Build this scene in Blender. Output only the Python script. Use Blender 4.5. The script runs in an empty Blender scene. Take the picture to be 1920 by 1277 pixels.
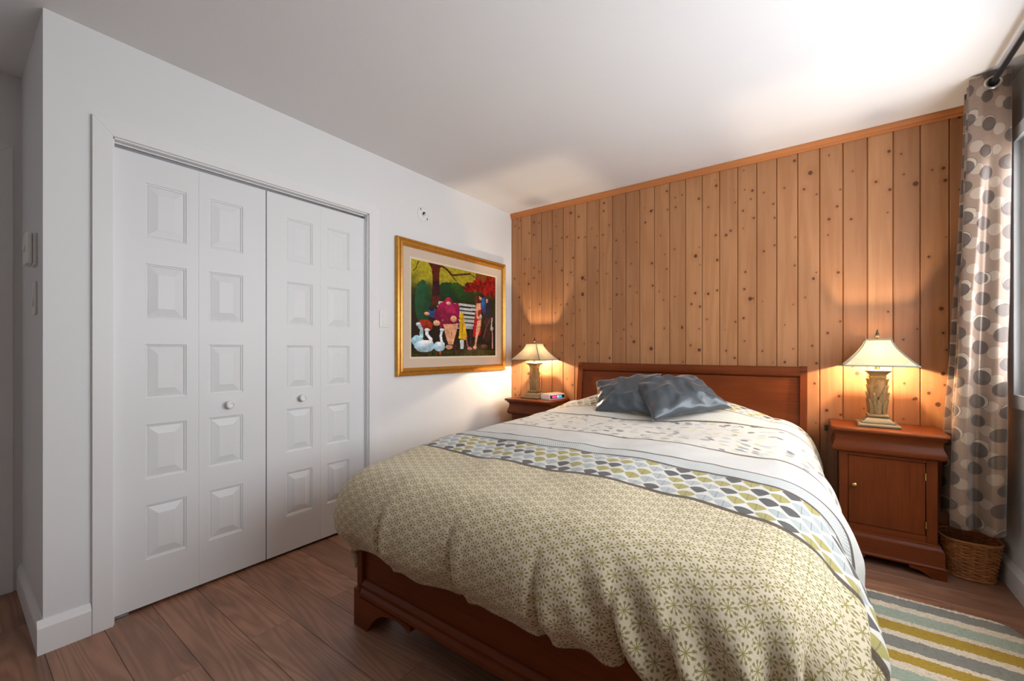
import bpy, bmesh, math, random
from mathutils import Vector, Matrix, noise
R = random.Random(7)
PI = math.pi
scene = bpy.context.scene
COL = scene.collection

# ------------------------------------------------------------------ camera, world, exposure
cam_d = bpy.data.cameras.new('camera')
cam = bpy.data.objects.new('camera', cam_d); COL.objects.link(cam)
cam_d.sensor_width = 36.0
cam_d.lens = 783.44 / 1920 * 36.0
cam_d.shift_y = (656.53 - 638.5) / 1920
cam_d.clip_start = 0.02
cam.location = (2.3655, -3.2191, 1.1437)
cam.rotation_euler = (PI / 2, 0, 0.6323)
scene.camera = cam

world = bpy.data.worlds.new('sky'); scene.world = world
world.use_nodes = True
bg = world.node_tree.nodes['Background']
bg.inputs[0].default_value = (0.91, 0.95, 1.0, 1)
bg.inputs[1].default_value = 4.0

def portal(name, loc, rot, sx, sy):                     # guides the sampling of the sky through a window; gives no light itself
    l = bpy.data.lights.new(name, 'AREA'); l.shape = 'RECTANGLE'; l.size = sx; l.size_y = sy
    l.cycles.is_portal = True
    o = bpy.data.objects.new(name, l); COL.objects.link(o); o.location = loc; o.rotation_euler = rot
    return o
portal('window_right_offscreen', (3.22, -1.48, 1.525), (0, PI / 2, 0), 1.20, 2.46)
LAMP_POWER = 10.0

scene.view_settings.view_transform = 'Standard'
scene.view_settings.look = 'None'
scene.view_settings.exposure = 1.08
scene.view_settings.gamma = 1.0
scene.view_settings.use_curve_mapping = False
scene.cycles.use_denoising = True
scene.cycles.max_bounces = 10
scene.cycles.diffuse_bounces = 6
scene.cycles.sample_clamp_indirect = 8.0
scene.cycles.caustics_reflective = False
scene.cycles.caustics_refractive = False

# ------------------------------------------------------------------ shader helpers
def lin(c):
    return tuple((x / 255 / 12.92) if x / 255 <= .04045 else ((x / 255 + .055) / 1.055) ** 2.4 for x in c)
def rgba(c): return (*c, 1.0)

class X:
    """a scalar shader socket with arithmetic"""
    def __init__(s, nt, k): s.nt, s.k = nt, k
    def _m(s, op, *a, clamp=False):
        n = s.nt.nodes.new('ShaderNodeMath'); n.operation = op; n.use_clamp = clamp
        for i, v in enumerate((s, *a)):
            if isinstance(v, X): s.nt.links.new(v.k, n.inputs[i])
            else: n.inputs[i].default_value = v
        return X(s.nt, n.outputs[0])
    def __add__(s, o): return s._m('ADD', o)
    __radd__ = __add__
    def __mul__(s, o): return s._m('MULTIPLY', o)
    __rmul__ = __mul__
    def __sub__(s, o): return s._m('SUBTRACT', o)
    def __rsub__(s, o): return (s * -1) + o
    def __truediv__(s, o): return s._m('DIVIDE', o)
    def floor(s): return s._m('FLOOR')
    def fract(s): return s._m('FRACT')
    def sin(s): return s._m('SINE')
    def abs(s): return s._m('ABSOLUTE')
    def sqrt(s): return s._m('SQRT')
    def pow(s, o): return s._m('POWER', o)
    def max(s, o): return s._m('MAXIMUM', o)
    def min(s, o): return s._m('MINIMUM', o)
    def atan2(s, o): return s._m('ARCTAN2', o)
    def lt(s, o): return s._m('LESS_THAN', o)
    def gt(s, o): return s._m('GREATER_THAN', o)
    def mod(s, o): return s._m('FLOORED_MODULO', o)
    def clamp(s): return s._m('ADD', 0.0, clamp=True)
    def below(s, edge, soft): return ((s * -1 + edge) / soft + .5).clamp()      # 1 where s < edge
    def above(s, edge, soft): return ((s - edge) / soft + .5).clamp()
    def within(s, a, b): return s.gt(a) * s.lt(b)

class Mat:
    def __init__(s, name, rough=.5, spec=.5):
        s.m = bpy.data.materials.new(name); s.m.use_nodes = True
        s.nt = s.m.node_tree; s.b = s.nt.nodes['Principled BSDF']
        s.b.inputs['Roughness'].default_value = rough
        s.b.inputs['Specular IOR Level'].default_value = spec
    def node(s, t, **kw):
        n = s.nt.nodes.new(t)
        for k, v in kw.items(): setattr(n, k, v)
        return n
    def link(s, a, b): s.nt.links.new(a.k if isinstance(a, X) else a, b)
    def uv(s):
        n = s.node('ShaderNodeTexCoord'); q = s.node('ShaderNodeSeparateXYZ'); s.link(n.outputs['UV'], q.inputs[0])
        return X(s.nt, q.outputs[0]), X(s.nt, q.outputs[1])
    def obj(s):
        n = s.node('ShaderNodeTexCoord'); return n.outputs['Object']
    def sep(s, v):
        q = s.node('ShaderNodeSeparateXYZ'); s.link(v, q.inputs[0]); return [X(s.nt, q.outputs[i]) for i in range(3)]
    def comb(s, x, y, z=0.0):
        q = s.node('ShaderNodeCombineXYZ')
        for i, v in enumerate((x, y, z)):
            if isinstance(v, X): s.link(v, q.inputs[i])
            else: q.inputs[i].default_value = v
        return q.outputs[0]
    def rnd(s):
        n = s.node('ShaderNodeObjectInfo'); return X(s.nt, n.outputs['Random'])
    def noise(s, v, scale, detail=2, rough=.5, dist=0, col=False):
        n = s.node('ShaderNodeTexNoise'); s.link(v, n.inputs['Vector'])
        n.inputs['Scale'].default_value = scale; n.inputs['Detail'].default_value = detail
        n.inputs['Roughness'].default_value = rough; n.inputs['Distortion'].default_value = dist
        return n.outputs['Color'] if col else X(s.nt, n.outputs[0])
    def white(s, v):
        n = s.node('ShaderNodeTexWhiteNoise', noise_dimensions='3D'); s.link(v, n.inputs['Vector'])
        return X(s.nt, n.outputs['Value']), n.outputs['Color']
    def mix(s, f, a, b):
        n = s.node('ShaderNodeMix', data_type='RGBA')
        for sock, v in ((n.inputs['Factor'], f), (n.inputs['A'], a), (n.inputs['B'], b)):
            if isinstance(v, X): s.link(v, sock)
            elif isinstance(v, (tuple, list)): sock.default_value = rgba(v)
            elif isinstance(v, (int, float)): sock.default_value = v
            else: s.link(v, sock)
        return n.outputs['Result']
    def color(s, c):
        if isinstance(c, tuple): s.b.inputs['Base Color'].default_value = rgba(c)
        else: s.link(c, s.b.inputs['Base Color'])
    def bump(s, h, strength=.3, dist=.01):
        n = s.node('ShaderNodeBump'); n.inputs['Strength'].default_value = strength; n.inputs['Distance'].default_value = dist
        s.link(h, n.inputs['Height']); s.link(n.outputs[0], s.b.inputs['Normal'])
    def rough(s, v): s.link(v, s.b.inputs['Roughness'])

def plain(name, c, rough=.5, metal=0, spec=.5):
    m = Mat(name, rough, spec); m.color(lin(c)); m.b.inputs['Metallic'].default_value = metal
    return m.m

def paint(name, c, rough=.55, bumpy=.05):
    m = Mat(name, rough, .35); o = m.obj()
    n = m.noise(o, 3.0, 3); m.color(m.mix(n * .5, lin(c), tuple(x * .95 for x in lin(c))))
    m.bump(m.noise(o, 260, 2), bumpy, .004)
    return m.m

def wood(name, light, dark, axis=0, scale=1.0, rough=.35, ring=9.0, knots=False, contrast=1.0, coat=0.0, tone=.35):
    """stained timber, grain running along one axis of the object"""
    m = Mat(name, rough, .17); o = m.obj(); x, y, z = m.sep(o); r = m.rnd()
    a = (x, y, z)
    along = a[axis]; across = [a[i] for i in range(3) if i != axis]
    v = m.comb(along * (1.2 * scale) + r * 37.0, across[0] * (9 * scale) + r * 61.0, across[1] * (9 * scale))
    warp = m.noise(v, 1.0, 3, .55)
    fine = m.noise(m.comb(along * (5 * scale) + r * 17.0, across[0] * (150 * scale), across[1] * (150 * scale)), 1.0, 3, .6)
    rings = ((warp * ring).sin() * .5 + .5)
    f = (rings * .45 + fine * .55) * contrast
    c = m.mix(f.clamp(), lin(light), lin(dark))
    c = m.mix(r * tone, c, lin(dark))
    c = m.mix(m.noise(o, 7.0 * scale, 3).above(.55, .5) * .35, c, lin(dark))
    m.color(c)
    m.bump(fine, .06, .002)
    if coat: m.b.inputs['Coat Weight'].default_value = coat; m.b.inputs['Coat Roughness'].default_value = .18
    return m.m

M = {}
M['wall'] = paint('white_wall_paint', (226, 227, 227))
M['ceiling'] = paint('ceiling_paint', (228, 227, 227), .8, .12)
M['trim'] = paint('white_trim_paint', (230, 230, 230), .4, .02)
M['door'] = paint('white_door_paint', (227, 228, 229), .4, .05)
M['plastic'] = plain('white_plastic', (230, 229, 226), .35)
M['black'] = plain('black_plastic', (18, 18, 19), .4)
M['steel'] = plain('brushed_steel', (150, 152, 156), .3, 1.0)
M['brass'] = plain('brass', (205, 172, 105), .25, 1.0)
M['rod'] = plain('dark_rod_metal', (52, 54, 60), .35, .7)
M['grommet'] = plain('pewter_grommet', (180, 172, 162), .28, .9)
M['cherry'] = wood('cherry_stain', (142, 70, 30), (84, 36, 13), 0, 1.0, .34, 5.0, contrast=1.0, coat=.05, tone=0.0)
M['cherry_v'] = wood('cherry_stain_upright', (142, 70, 30), (84, 36, 13), 2, 1.0, .34, 5.0, contrast=1.0, coat=.05, tone=0.0)
M['trimwood'] = wood('pine_trim', (206, 140, 88), (176, 108, 62), 0, 1.0, .45, 6.0)

def pine():
    m = Mat('knotty_pine_boards', .42, .4); o = m.obj(); x, y, z = m.sep(o); r = m.rnd()
    # knots: cells along the board, one knot at most in each
    wob = m.noise(m.comb(x * 9 + r * 31.0, z * 6 + r * 77.0, 0), 1.0, 2)
    knot = None; halo = None
    for (cw, ch, thr, rad, sd) in ((.056, .150, .62, .0075, 3.1), (.113, .34, .62, .0125, 8.7)):
        gx = (x / cw + 40.0); gz = z / ch + r * 211.0 + sd
        gz = gz + gx.floor() * .37
        h, hc = m.white(m.comb(gx.floor(), gz.floor(), (r * 997.0).floor() + sd))
        q = m.sep(hc)
        dx = (gx.fract() - .5 - (q[0] - .5) * .7) * cw
        dz = (gz.fract() - .5 - (q[1] - .5) * .7) * ch
        d = (dx * dx + dz * dz * .8).sqrt() + (wob - .5) * .006
        on = h.gt(thr)
        rr = q[2] * (rad * .75) + rad * .35
        k = (rr * -1 + d).below(0.0, .004) * on
        ha = ((d / (rr * 4.2)) * -1 + 1.0).clamp() * on
        knot = k if knot is None else knot.max(k)
        halo = ha if halo is None else halo.max(ha)
    wx = x + halo * .012
    v = m.comb(wx * 11 + r * 31.0, z * .75 + r * 53.0, 0)
    warp = m.noise(v, 1.0, 3, .5)
    rings = (warp * 26.0).sin() * .5 + .5
    fine = m.noise(m.comb(wx * 330 + r * 7.0, z * 5, 0), 1.0, 2, .6)
    blotch = m.noise(m.comb(x * 5 + r * 91.0, z * 1.1 + r * 13.0, 0), 1.0, 2)
    c = m.mix((rings * .30 + fine * .40 + blotch * .3).clamp(), lin((194, 142, 98)), lin((156, 102, 62)))
    c = m.mix(((r * 7.31).fract() * .48), c, lin((136, 88, 56)))
    c = m.mix(halo * .35, c, lin((150, 88, 48)))
    c = m.mix(knot * .9, c, lin((72, 42, 27)))
    m.color(c); m.bump(fine, .05, .002)
    return m.m
M['pine'] = pine()

def laminate():
    m = Mat('oak_laminate', .38, .45); o = m.obj(); x, y, z = m.sep(o); r = m.rnd()
    v = m.comb(x * .75 + r * 41.0, y * 8.5 + r * 87.0, 0)
    warp = m.noise(v, 1.0, 1.5, .45, .35)
    rings = ((warp * 95.0).sin() * .5 + .5).pow(1.4)
    fine = m.noise(m.comb(x * 9 + r * 17.0, y * 240, 0), 1.0, 3, .6)
    blotch = m.noise(m.comb(x * 2.6 + r * 29.0, y * 6.0 + r * 9.0, 0), 1.0, 3)
    c = m.mix((rings * .40 + fine * .6).clamp(), lin((184, 136, 108)), lin((118, 82, 62)))
    c = m.mix(blotch.above(.60, .26) * .6, c, lin((88, 62, 50)))
    c = m.mix((r * 5.7).fract() * .42, c, lin((118, 86, 72)))
    m.color(c); m.bump(fine * .6 + rings * .4, .10, .002); m.rough(fine * .12 + .32)
    return m.m
M['laminate'] = laminate()

# ------------------------------------------------------------------ mesh helpers
def link_mesh(name, me, mat, parent=None):
    o = bpy.data.objects.new(name, me); COL.objects.link(o)
    if mat is not None and not me.materials: me.materials.append(mat)
    if parent is not None: o.parent = parent
    return o

def mesh(name, verts, faces, mat, parent=None, smooth=False, uvs=None):
    me = bpy.data.meshes.new(name); me.from_pydata([tuple(v) for v in verts], [], faces)
    if uvs:
        l = me.uv_layers.new(name='UVMap')
        for p in me.polygons:
            for li in p.loop_indices: l.data[li].uv = uvs[me.loops[li].vertex_index]
    if smooth: me.polygons.foreach_set('use_smooth', [True] * len(me.polygons))
    me.update()
    return link_mesh(name, me, mat, parent)

def bm_obj(name, bm, mat, parent=None, smooth=None):
    me = bpy.data.meshes.new(name)
    bmesh.ops.recalc_face_normals(bm, faces=bm.faces)
    bm.to_mesh(me); bm.free()
    if smooth is not None:
        me.polygons.foreach_set('use_smooth', [True] * len(me.polygons))
        me.set_sharp_from_angle(angle=math.radians(smooth))
    return link_mesh(name, me, mat, parent)

def bm_box(bm, x0, x1, y0, y1, z0, z1, bev=0, seg=2):
    t = bmesh.new()
    vs = [t.verts.new(p) for p in ((x0, y0, z0), (x1, y0, z0), (x1, y1, z0), (x0, y1, z0), (x0, y0, z1), (x1, y0, z1), (x1, y1, z1), (x0, y1, z1))]
    for f in ((0, 3, 2, 1), (4, 5, 6, 7), (0, 1, 5, 4), (1, 2, 6, 5), (2, 3, 7, 6), (3, 0, 4, 7)): t.faces.new([vs[i] for i in f])
    if bev: bmesh.ops.bevel(t, geom=t.edges[:], offset=bev, segments=seg, profile=.6, affect='EDGES')
    bm_join(bm, t)

def bm_join(bm, t):
    mp = {v: bm.verts.new(v.co) for v in t.verts}
    for f in t.faces:
        try: bm.faces.new([mp[v] for v in f.verts])
        except ValueError: pass
    t.free()

def bm_prism(bm, prof, a, b, axis=0):
    """closed profile swept along one axis; prof gives the two other coordinates in order"""
    def P(t, q):
        return {0: (t, q[0], q[1]), 1: (q[0], t, q[1]), 2: (q[0], q[1], t)}[axis]
    A = [bm.verts.new(P(a, q)) for q in prof]; B = [bm.verts.new(P(b, q)) for q in prof]
    n = len(prof)
    for i in range(n): bm.faces.new((A[i], A[(i + 1) % n], B[(i + 1) % n], B[i]))
    bm.faces.new(A); bm.faces.new(B[::-1])

def bm_lathe(bm, prof, c=(0, 0, 0), seg=24, axis=2, flip=False):
    rows = []
    for r, h in prof:
        row = []
        for k in range(seg):
            t = 2 * PI * k / seg; p = [r * math.cos(t), r * math.sin(t), h]
            if axis == 0: p = [h, p[0], p[1]]
            if axis == 1: p = [p[0], h, p[1]]
            row.append(bm.verts.new((c[0] + p[0], c[1] + p[1], c[2] + p[2])))
        rows.append(row)
    for a, b in zip(rows, rows[1:]):
        for k in range(seg): bm.faces.new((a[k], a[(k + 1) % seg], b[(k + 1) % seg], b[k]))
    for row in (rows[0], rows[-1]):
        try: bm.faces.new(row)
        except ValueError: pass

def bm_square(bm, prof, c=(0, 0, 0), round_=.0, seg=4):
    """stack of (rounded) squares: prof = [(half side, height)]"""
    rows = []
    for hs, h in prof:
        row = []
        rr = round_ * hs
        for cx, cy, a0 in ((1, 1, 0), (-1, 1, PI / 2), (-1, -1, PI), (1, -1, 1.5 * PI)):
            for k in range(seg if rr else 1):
                t = a0 + (PI / 2 * k / (seg - 1) if rr else PI / 4)
                px = cx * (hs - rr) + (rr * math.cos(t) if rr else 0); py = cy * (hs - rr) + (rr * math.sin(t) if rr else 0)
                row.append(bm.verts.new((c[0] + px, c[1] + py, c[2] + h)))
        rows.append(row)
    n = len(rows[0])
    for a, b in zip(rows, rows[1:]):
        for k in range(n): bm.faces.new((a[k], a[(k + 1) % n], b[(k + 1) % n], b[k]))
    bm.faces.new(rows[0][::-1]); bm.faces.new(rows[-1])

def bm_tube(bm, pts, r, seg=8, closed=False):
    pts = [Vector(p) for p in pts]; rows = []; n = len(pts)
    for i, p in enumerate(pts):
        a = pts[(i - 1) % n] if (i or closed) else p; b = pts[(i + 1) % n] if (i < n - 1 or closed) else p
        d = (b - a).normalized(); up = Vector((0, 0, 1)) if abs(d.z) < .9 else Vector((1, 0, 0))
        s = d.cross(up).normalized(); u = s.cross(d)
        rr = r[i] if isinstance(r, (list, tuple)) else r
        rows.append([bm.verts.new(p + (s * math.cos(2 * PI * k / seg) + u * math.sin(2 * PI * k / seg)) * rr) for k in range(seg)])
    m = n if closed else n - 1
    for i in range(m):
        a, b = rows[i], rows[(i + 1) % n]
        for k in range(seg): bm.faces.new((a[k], a[(k + 1) % seg], b[(k + 1) % seg], b[k]))
    if not closed:
        bm.faces.new(rows[0]); bm.faces.new(rows[-1])

def box(name, x0, x1, y0, y1, z0, z1, mat, parent=None, bev=0, seg=2):
    bm = bmesh.new(); bm_box(bm, x0, x1, y0, y1, z0, z1, bev, seg)
    return bm_obj(name, bm, mat, parent, 35 if bev else None)

def tag(o, label, cat=None, group=None, kind=None):
    o['label'] = label
    if cat: o['category'] = cat
    if group: o['group'] = group
    if kind: o['kind'] = kind
    return o
def struct(o, label, cat): return tag(o, label, cat, kind='structure')
def thing(name, label, cat, loc=(0, 0, 0), rz=0, group=None):
    o = bpy.data.objects.new(name, None); COL.objects.link(o); o.location = loc; o.rotation_euler = (0, 0, rz)
    o.empty_display_size = .1
    return tag(o, label, cat, group)
def clone(root, loc, rz=0, label=None):
    def cp(o, par):
        c = o.copy(); COL.objects.link(c); c.parent = par
        for ch in list(o.children): cp(ch, c)
        return c
    kids = list(root.children)
    r = root.copy(); COL.objects.link(r); r.location = loc; r.rotation_euler = (0, 0, rz)
    for k in kids: cp(k, r)
    if label: r['label'] = label
    return r

# ------------------------------------------------------------------ room shell
H = 2.44; W = 3.12; YF = -5.20; XH = -.716; YR = -2.993

# floor with laminate boards
bm = bmesh.new(); bm_box(bm, XH - .1, W + .1, YF - .1, .1, -.12, -.012)
floor = struct(bm_obj('floor', bm, plain('floor_underlay', (140, 102, 80), .8)), 'brown oak laminate floor of long boards', 'floor')
PW = .164; plank_me = {}
def floor_board(x0, x1, y0, y1):
    k = (round(x1 - x0, 3), round(y1 - y0, 3))
    if k not in plank_me:
        bm = bmesh.new(); w, d = k; e = .0012
        bm_prism(bm, [(e * .4, -.012), (d - e * .4, -.012), (d - e * .4, -e), (d - e * 1.5, 0), (e * 1.5, 0), (e * .4, -e)], .0005, w - .0005, 0)
        me = bpy.data.meshes.new('floor_plank'); bmesh.ops.recalc_face_normals(bm, faces=bm.faces); bm.to_mesh(me); bm.free()
        me.materials.append(M['laminate']); plank_me[k] = me
    o = link_mesh('floor_plank', plank_me[k], None, floor); o.location = (x0, y0, 0)
L = 1.28
for k in range(-14, 19):
    ya = -2.99 + PW * k; yb = ya + PW
    ya = max(ya, YF); yb = min(yb, 0.0)
    if yb - ya < .01: continue
    xs = .555 if k % 2 else 1.195
    if k == 14: xs = 2.845
    if k == -1: xs = -.304
    e = xs
    while e > XH: e -= L
    xmin = XH if yb <= YR + .01 else -.62
    while e < W:
        a, b = max(e, xmin), min(e + L, W)
        if b - a > .01: floor_board(a, b, ya, yb)
        e += L

bm = bmesh.new(); bm_box(bm, XH - .1, W + .1, YF - .1, .1, H, H + .12)
struct(bm_obj('ceiling', bm, M['ceiling']), 'smooth white painted ceiling', 'ceiling')

# left wall with the closet opening
CY0, CY1, CZ = -2.800, -1.577, 2.030
bm = bmesh.new()
T = .12
bm_box(bm, -T, 0, YR, CY0, 0, H); bm_box(bm, -T, 0, CY1, .1, 0, H); bm_box(bm, -T, 0, CY0, CY1, CZ, H)
struct(bm_obj('wall_left', bm, M['wall']), 'white painted wall around the closet doors', 'wall')
bm = bmesh.new(); bm_box(bm, XH, -T, YR, YR + .1, 0, H)
struct(bm_obj('wall_return', bm, M['wall']), 'narrow white return wall carrying the thermostat', 'wall')
bm = bmesh.new(); bm_box(bm, XH - .1, XH, YF - .1, YR + .1, 0, H)
struct(bm_obj('wall_hall', bm, M['wall']), 'white hallway wall behind the door casing', 'wall')
bm = bmesh.new()
bm_box(bm, -.66, -.62, YR + .1, -.9, 0, H); bm_box(bm, -.62, -T, -.94, -.9, 0, H)
struct(bm_obj('wall_closet', bm, M['wall']), 'white inner wall of the closet behind the folding doors', 'wall')

# right wall with the window opening
WY0, WY1, WZ0, WZ1 = -2.70, -.262, .936, 2.115
bm = bmesh.new()
bm_box(bm, W, W + .14, YF - .1, WY0, 0, H); bm_box(bm, W, W + .14, WY1, .1, 0, H)
bm_box(bm, W, W + .14, WY0, WY1, 0, WZ0); bm_box(bm, W, W + .14, WY0, WY1, WZ1, H)
struct(bm_obj('wall_right', bm, M['wall']), 'white painted wall holding the window', 'wall')
# front wall behind the camera
bm = bmesh.new(); bm_box(bm, XH, W, YF - .12, YF, 0, H)
struct(bm_obj('wall_front', bm, M['wall']), 'white wall opposite the wooden wall', 'wall')

# back wall: boards
bm = bmesh.new(); bm_box(bm, -T, W + .1, .012, .12, 0, H)
wall_back = struct(bm_obj('wall_back', bm, plain('board_backing', (170, 116, 74), .8)), 'wall clad in upright knotty pine boards', 'wall')
def board_me(w):
    bm = bmesh.new(); g = .0045
    bm_prism(bm, [(.0006, .013), (.0006, .006), (g, 0), (w - g, 0), (w - .0006, .006), (w - .0006, .013)], 0, H - .002, 2)
    me = bpy.data.meshes.new('pine_board'); bmesh.ops.recalc_face_normals(bm, faces=bm.faces); bm.to_mesh(me); bm.free()
    me.materials.append(M['pine']); return me
BWD = .1131; full = board_me(BWD); first = board_me(.1108); last = board_me(W - (.1108 + 26 * BWD))
for k in range(28):
    if k == 0: o = link_mesh('pine_board', first, None, wall_back); o.location = (0, 0, .001)
    elif k == 27: o = link_mesh('pine_board', last, None, wall_back); o.location = (.1108 + 26 * BWD, 0, .001)
    else: o = link_mesh('pine_board', full, None, wall_back); o.location = (.1108 + (k - 1) * BWD, 0, .001)
bm = bmesh.new()
bm_prism(bm, [(0, 2.395), (-.010, 2.395), (-.013, 2.402), (-.013, 2.412), (-.020, 2.420), (-.022, 2.4385), (0, 2.4385)], 0, W, 0)
struct(bm_obj('trim_1', bm, M['trimwood'], None, 40), 'pine moulding strip along the top of the board wall', 'moulding')

# baseboards
def bb_prof(s=1): return [(0, 0), (.016 * s, 0), (.016 * s, .098), (.004 * s, .126), (0, .126)]
bm = bmesh.new(); bm_prism(bm, [(q[0], q[1]) for q in bb_prof()], YR - .016, -2.8635, 1)
bm_prism(bm, bb_prof(), -1.503, 0, 1)
struct(bm_obj('baseboard_left', bm, M['trim']), 'white bevelled baseboard along the closet wall', 'baseboard')
bm = bmesh.new(); bm_prism(bm, [(YR - q[0], q[1]) for q in bb_prof()], XH, -.0005, 0)
struct(bm_obj('baseboard_return', bm, M['trim']), 'white bevelled baseboard on the narrow return wall', 'baseboard')
bm = bmesh.new(); bm_prism(bm, [(W - q[0], q[1]) for q in bb_prof()], YF, 0, 1)
struct(bm_obj('baseboard_right', bm, M['trim']), 'white bevelled baseboard under the window', 'baseboard')

# casings
def casing(name, inner, outer, place, th=.016):
    """picture-frame casing; inner and outer = (a0, a1, z0, z1) in the wall plane; each side is a mitred board"""
    root = None
    (a0, a1, z0, z1), (A0, A1, Z0, Z1) = inner, outer
    sides = [[(A0, Z0), (a0, z0), (a0, z1), (A0, Z1)], [(a1, z0), (A1, Z0), (A1, Z1), (a1, z1)], [(a0, z1), (a1, z1), (A1, Z1), (A0, Z1)]]
    if Z0 != z0: sides.append([(A0, Z0), (A1, Z0), (a1, z0), (a0, z0)])
    root = bpy.data.objects.new(name, None); COL.objects.link(root)
    for q in sides:
        cx = sum(p[0] for p in q) / 4; cz = sum(p[1] for p in q) / 4
        bm = bmesh.new(); b = []; t = []
        for p in q:
            b.append(bm.verts.new(place(p[0], p[1], 0)))
        for p in q:
            px = p[0] + (cx - p[0]) * .0; pz = p[1]
            t.append(bm.verts.new(place(px, pz, th)))
        n = 4
        for i in range(n): bm.faces.new((b[i], b[(i + 1) % n], t[(i + 1) % n], t[i]))
        bm.faces.new(t); bm.faces.new(b[::-1])
        bmesh.ops.bevel(bm, geom=[e for e in bm.edges if all(v in t for v in e.verts)], offset=.0012, segments=1, affect='EDGES')
        bm_obj('casing_board', bm, M['trim'], root)
    return root
c = casing('trim_2', (CY0, CY1, 0, CZ), (CY0 - .062, CY1 + .074, 0, CZ + .064), lambda a, z, t: (t, a, z))
struct(c, 'flat white casing around the folding closet doors', 'door casing')
c = casing('trim_3', (-3.90, -3.081, 0, 2.05), (-3.962, -3.019, 0, 2.112), lambda a, z, t: (XH + t * .6, a, z))
struct(c, 'flat white door casing on the hallway wall', 'door casing')
hd = struct(box('door_3', XH - .03, XH + .004, -3.90, -3.081, .008, 2.05, M['door']), 'plain white hallway door inside its casing', 'door')
# closet jambs and track
bm = bmesh.new()
bm_box(bm, -T, .002, CY0 - .001, CY0 + .006, 0, CZ); bm_box(bm, -T, .002, CY1 - .006, CY1 + .001, 0, CZ); bm_box(bm, -T, .002, CY0, CY1, CZ - .006, CZ + .001)
tr = struct(bm_obj('trim_4', bm, M['trim']), 'white jamb lining the closet opening', 'jamb')
box('door_track', -.062, -.030, CY0 + .007, CY1 - .007, CZ - .012, CZ - .0065, M['trim'], tr)
box('guide_rail', -.049, -.043, CY0 + .008, CY1 - .008, CZ - .025, CZ - .0122, M['steel'], tr)

# bifold doors: two leaves each, five raised panels to a leaf
LW = .3010; DX = -.030; DT = .030; DZ0, DZ1 = .016, 2.002
ROWS = [(.214 + .357 * i, .456 + .357 * i) for i in range(5)]
def leaf_mesh(p0, p1):
    """slab with five stepped recesses; the raised panels are separate"""
    bm = bmesh.new(); w = LW - .0003
    ys = [0.0003, p0, p1, w]; zs = [DZ0] + [z for r in ROWS for z in r] + [DZ1]
    g = {}
    for i, y in enumerate(ys):
        for j, z in enumerate(zs): g[i, j] = bm.verts.new((0, y, z))
    for i in range(3):
        for j in range(len(zs) - 1):
            if i == 1 and j % 2 == 1:
                a = [g[1, j], g[2, j], g[2, j + 1], g[1, j + 1]]
                prev = a
                for ins, dep in ((.003, -.004), (.007, -.0045), (.010, -.0095)):
                    cur = [bm.verts.new((dep, p0 + ins if v in (a[0], a[3]) else p1 - ins, (v.co.z + ins) if v in (a[0], a[1]) else v.co.z - ins)) for v in a]
                    for k in range(4): bm.faces.new((prev[k], prev[(k + 1) % 4], cur[(k + 1) % 4], cur[k]))
                    prev = cur
                bm.faces.new(prev)
            else: bm.faces.new((g[i, j], g[i + 1, j], g[i + 1, j + 1], g[i, j + 1]))
    # sides and back
    o = [(0.0003, DZ0), (w, DZ0), (w, DZ1), (.0003, DZ1)]
    f = [bm.verts.new((0, *q)) for q in o]; b = [bm.verts.new((-DT, *q)) for q in o]
    for k in range(4): bm.faces.new((f[k], b[k], b[(k + 1) % 4], f[(k + 1) % 4]))
    bm.faces.new(b)
    bmesh.ops.remove_doubles(bm, verts=bm.verts, dist=1e-5)
    return bm
def panel_mesh(w, h):
    bm = bmesh.new(); prev = None
    for ins, dep in ((0, -.0095), (.001, -.0075), (.032, .0005), (.034, .001)):
        cur = [bm.verts.new((dep, y, z)) for y, z in ((ins, ins), (w - ins, ins), (w - ins, h - ins), (ins, h - ins))]
        if prev:
            for k in range(4): bm.faces.new((prev[k], prev[(k + 1) % 4], cur[(k + 1) % 4], cur[k]))
        prev = cur
    bm.faces.new(prev)
    me = bpy.data.meshes.new('raised_panel'); bmesh.ops.recalc_face_normals(bm, faces=bm.faces); bm.to_mesh(me); bm.free()
    me.materials.append(M['door']); return me
PA, PB = (.103, .253), (.041, .193)
pm = panel_mesh(.150 - .022, .242 - .022)
lA = leaf_mesh(*PA); lB = leaf_mesh(PB[0], PB[0] + .150)
meA = bpy.data.meshes.new('door_leaf'); bmesh.ops.recalc_face_normals(lA, faces=lA.faces); lA.to_mesh(meA); lA.free(); meA.materials.append(M['door'])
meB = bpy.data.meshes.new('door_leaf'); bmesh.ops.recalc_face_normals(lB, faces=lB.faces); lB.to_mesh(meB); lB.free(); meB.materials.append(M['door'])
for n, (y0, ky, lab) in enumerate(((-2.7915, -2.364, 'white folding closet door beside the hallway corner'), (-2.1845, -1.998, 'white folding closet door beside the wall switch'))):
    d = bpy.data.objects.new('door_%d' % (n + 1), None); COL.objects.link(d); d.location = (DX, y0, 0)
    struct(d, lab, 'door')
    for i, (me, p0) in enumerate(((meA, PA[0]), (meB, PB[0]))):
        lf = link_mesh('door_leaf', me, None, d); lf.location = (0, i * LW, 0)
        for z0, z1 in ROWS:
            p = link_mesh('raised_panel', pm, None, lf); p.location = (0, p0 + .011, z0 + .011)
    bm = bmesh.new(); bm_lathe(bm, [(.009, 0), (.008, .010), (.012, .014), (.019, .018), (.021, .025), (.018, .031), (.013, .032), (.011, .028), (.0005, .027)], (0, ky - y0, .8705), 24, 0)
    bm_obj('door_knob', bm, M['plastic'], d, 50)['label'] = 'round white knob'
    if n == 0:
        box('pivot_bracket', -.028, -.004, .0, .05, .0005, .012, M['steel'], d, .001)['label'] = 'small steel floor bracket'

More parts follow.
